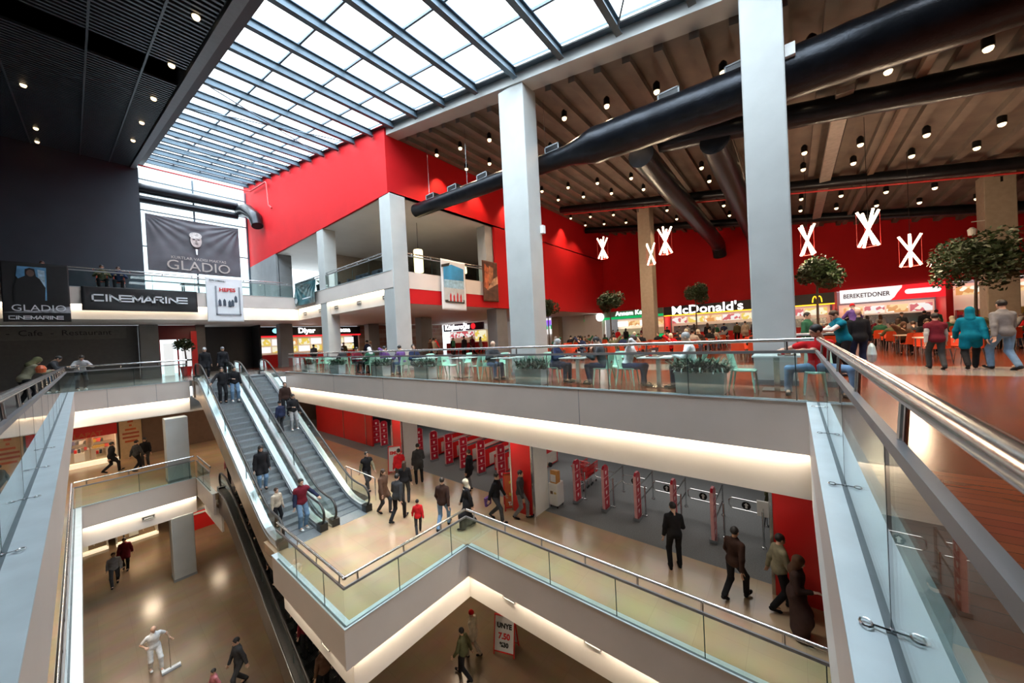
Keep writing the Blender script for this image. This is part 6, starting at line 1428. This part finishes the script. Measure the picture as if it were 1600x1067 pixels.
person('man in a grey sweater and blue jeans beside the woman in teal', 14.1, -3.98, 0, -70, 'stroll', 'jacket', 'grey', 'blue', 'short', 'hairblack', 1.0)
# the crowd: seated at the red chair tables and queueing at the counters
cols = ['black', 'charcoal', 'navy', 'darkbrown', 'maroon', 'grey', 'black', 'olive', 'red', 'brown', 'lightgrey', 'green', 'beige', 'black']
hr = ['short', 'short', 'long', 'scarf', 'beanie', 'short']
random.seed(21)
for xi, yi, x_, y_ in spots:
    if abs(x_ - 26.3) < 1.2 and (abs(y_ - 8.15) < 1.3 or abs(y_ + 7.3) < 1.2): continue
    for j, (a, b, rz, sd) in enumerate(((-.66, -.3, -90, 'front right'), (-.66, .3, -90, 'front left'), (.66, -.3, 90, 'back right'), (.66, .3, 90, 'back left'))):
        if (xi > 2 and j > 1) or random.random() < (.62 if x_ < 18 else .38): continue
        c = random.choice(cols); h = random.choice(hr)
        person('diner in %s, %s seat, red chair area row %s, table %s from right' % (c, sd, ORD[xi], ORD[yi]), x_ + a, y_ + b, 0, rz, random.choice(['sit', 'sit_eat', 'sit_back']), random.choice(['jacket', 'coat', 'jacket']), c, random.choice(['black', 'charcoal', 'denim']), h,
               random.choice(['hairblack', 'hairbrown']) if h in ('short', 'long') else random.choice(['black', 'brown', 'cream', 'grey']), random.uniform(.93, 1.03), random.randint(0, 1), 'diners at the red chair tables')
n = 0
for k, y_ in enumerate([13.9, 13.1, 12.0, 11.0, 10.0, 8.4, 7.8, 7.0, 6.3, 5.6, 4.9, 4.2, 3.5, 2.9, 2.2, 1.5, .8, .1, -.8, -2.9, -3.7, -4.5, -5.3, -6.1, -6.9, -8.6, -9.8]):
    c = cols[(k * 5 + 3) % len(cols)]; h = hr[(k * 7) % 6]; s_ = 'green' if y_ > 9.4 else 'burger' if y_ > -2.4 else 'white and red' if y_ > -7.6 else 'picture'
    first_ = {'green': 0, 'burger': 5, 'white and red': 19, 'picture': 25}[s_]
    person('customer in %s at the %s counter, %s from left' % (c, s_, ORD[k - first_]), 33.2 - (k % 3) * .8, y_, 0, -90 + (k * 37) % 50 - 25, ['stand', 'stand_bent', 'stand'][k % 3], ['jacket', 'coat'][k % 2], c, 'black', h, 'hairblack' if h in ('short', 'long') else 'brown', .95 + .02 * (k % 5), k % 2, 'customers at the food counters')
for k, (x_, y_) in enumerate(((11.0, 28.0), (12.4, 27.0), (13.5, 28.5), (15.0, 27.2), (16.0, 26.0), (17.3, 26.8), (19.5, 26.5), (21.0, 26.2), (22.5, 25.4), (23.5, 26.6), (24.5, 25.0), (13.0, 19.4), (14.6, 18.8), (16.0, 20.2), (17.9, 19.0), (19.6, 19.8), (21.2, 18.6), (26.2, 25.4), (26.8, 27.2), (12.0, 22.0), (14.0, 22.6), (15.8, 23.5))):
    c = cols[(k * 3 + 1) % len(cols)]; h = hr[(k * 5 + 1) % 6]
    person('visitor in %s under the gallery, %s %s' % (c, ORD[k] if k < 11 else ORD[k - 11], 'from left, far group' if k < 11 else 'from left, nearer group'), x_, y_, 0, (k * 77) % 360, ['stand', 'stroll', 'stand_bent', 'walk'][k % 4], ['jacket', 'coat'][k % 2], c, 'black', h, 'hairblack' if h in ('short', 'long') else 'cream', .95 + .02 * (k % 4), k % 2, 'visitors under the gallery')
# gallery cafe guests seen through the glass
for k, (x_, y_) in enumerate(((.9, 28.6), (1.5, 28.7), (10.6, 24.6), (-1.0, 28.9))): person('seated guest behind the gallery glass, %s' % ('above the long cinema banner, left one', 'above the long cinema banner, right one', 'beside the teal banner', 'behind the dark film poster')[k], x_, y_, L3, (180, 175, 90, 180)[k], 'sit', 'jacket', ('olive', 'navy', 'beige', 'black')[k], 'black', 'short', 'hairbrown', 1.0)
for k, (x_, y_) in enumerate(((.9, 28.55), (1.5, 28.65), (10.65, 24.6))):
    o = copy_tree(proto['red']); at(o, x_, y_, L3, R((180, 175, 90)[k])); tag(o, 'gallery chair under the seated guest %s' % ('left above the cinema banner', 'right above the cinema banner', 'beside the teal banner')[k], 'chair', 'gallery chairs')
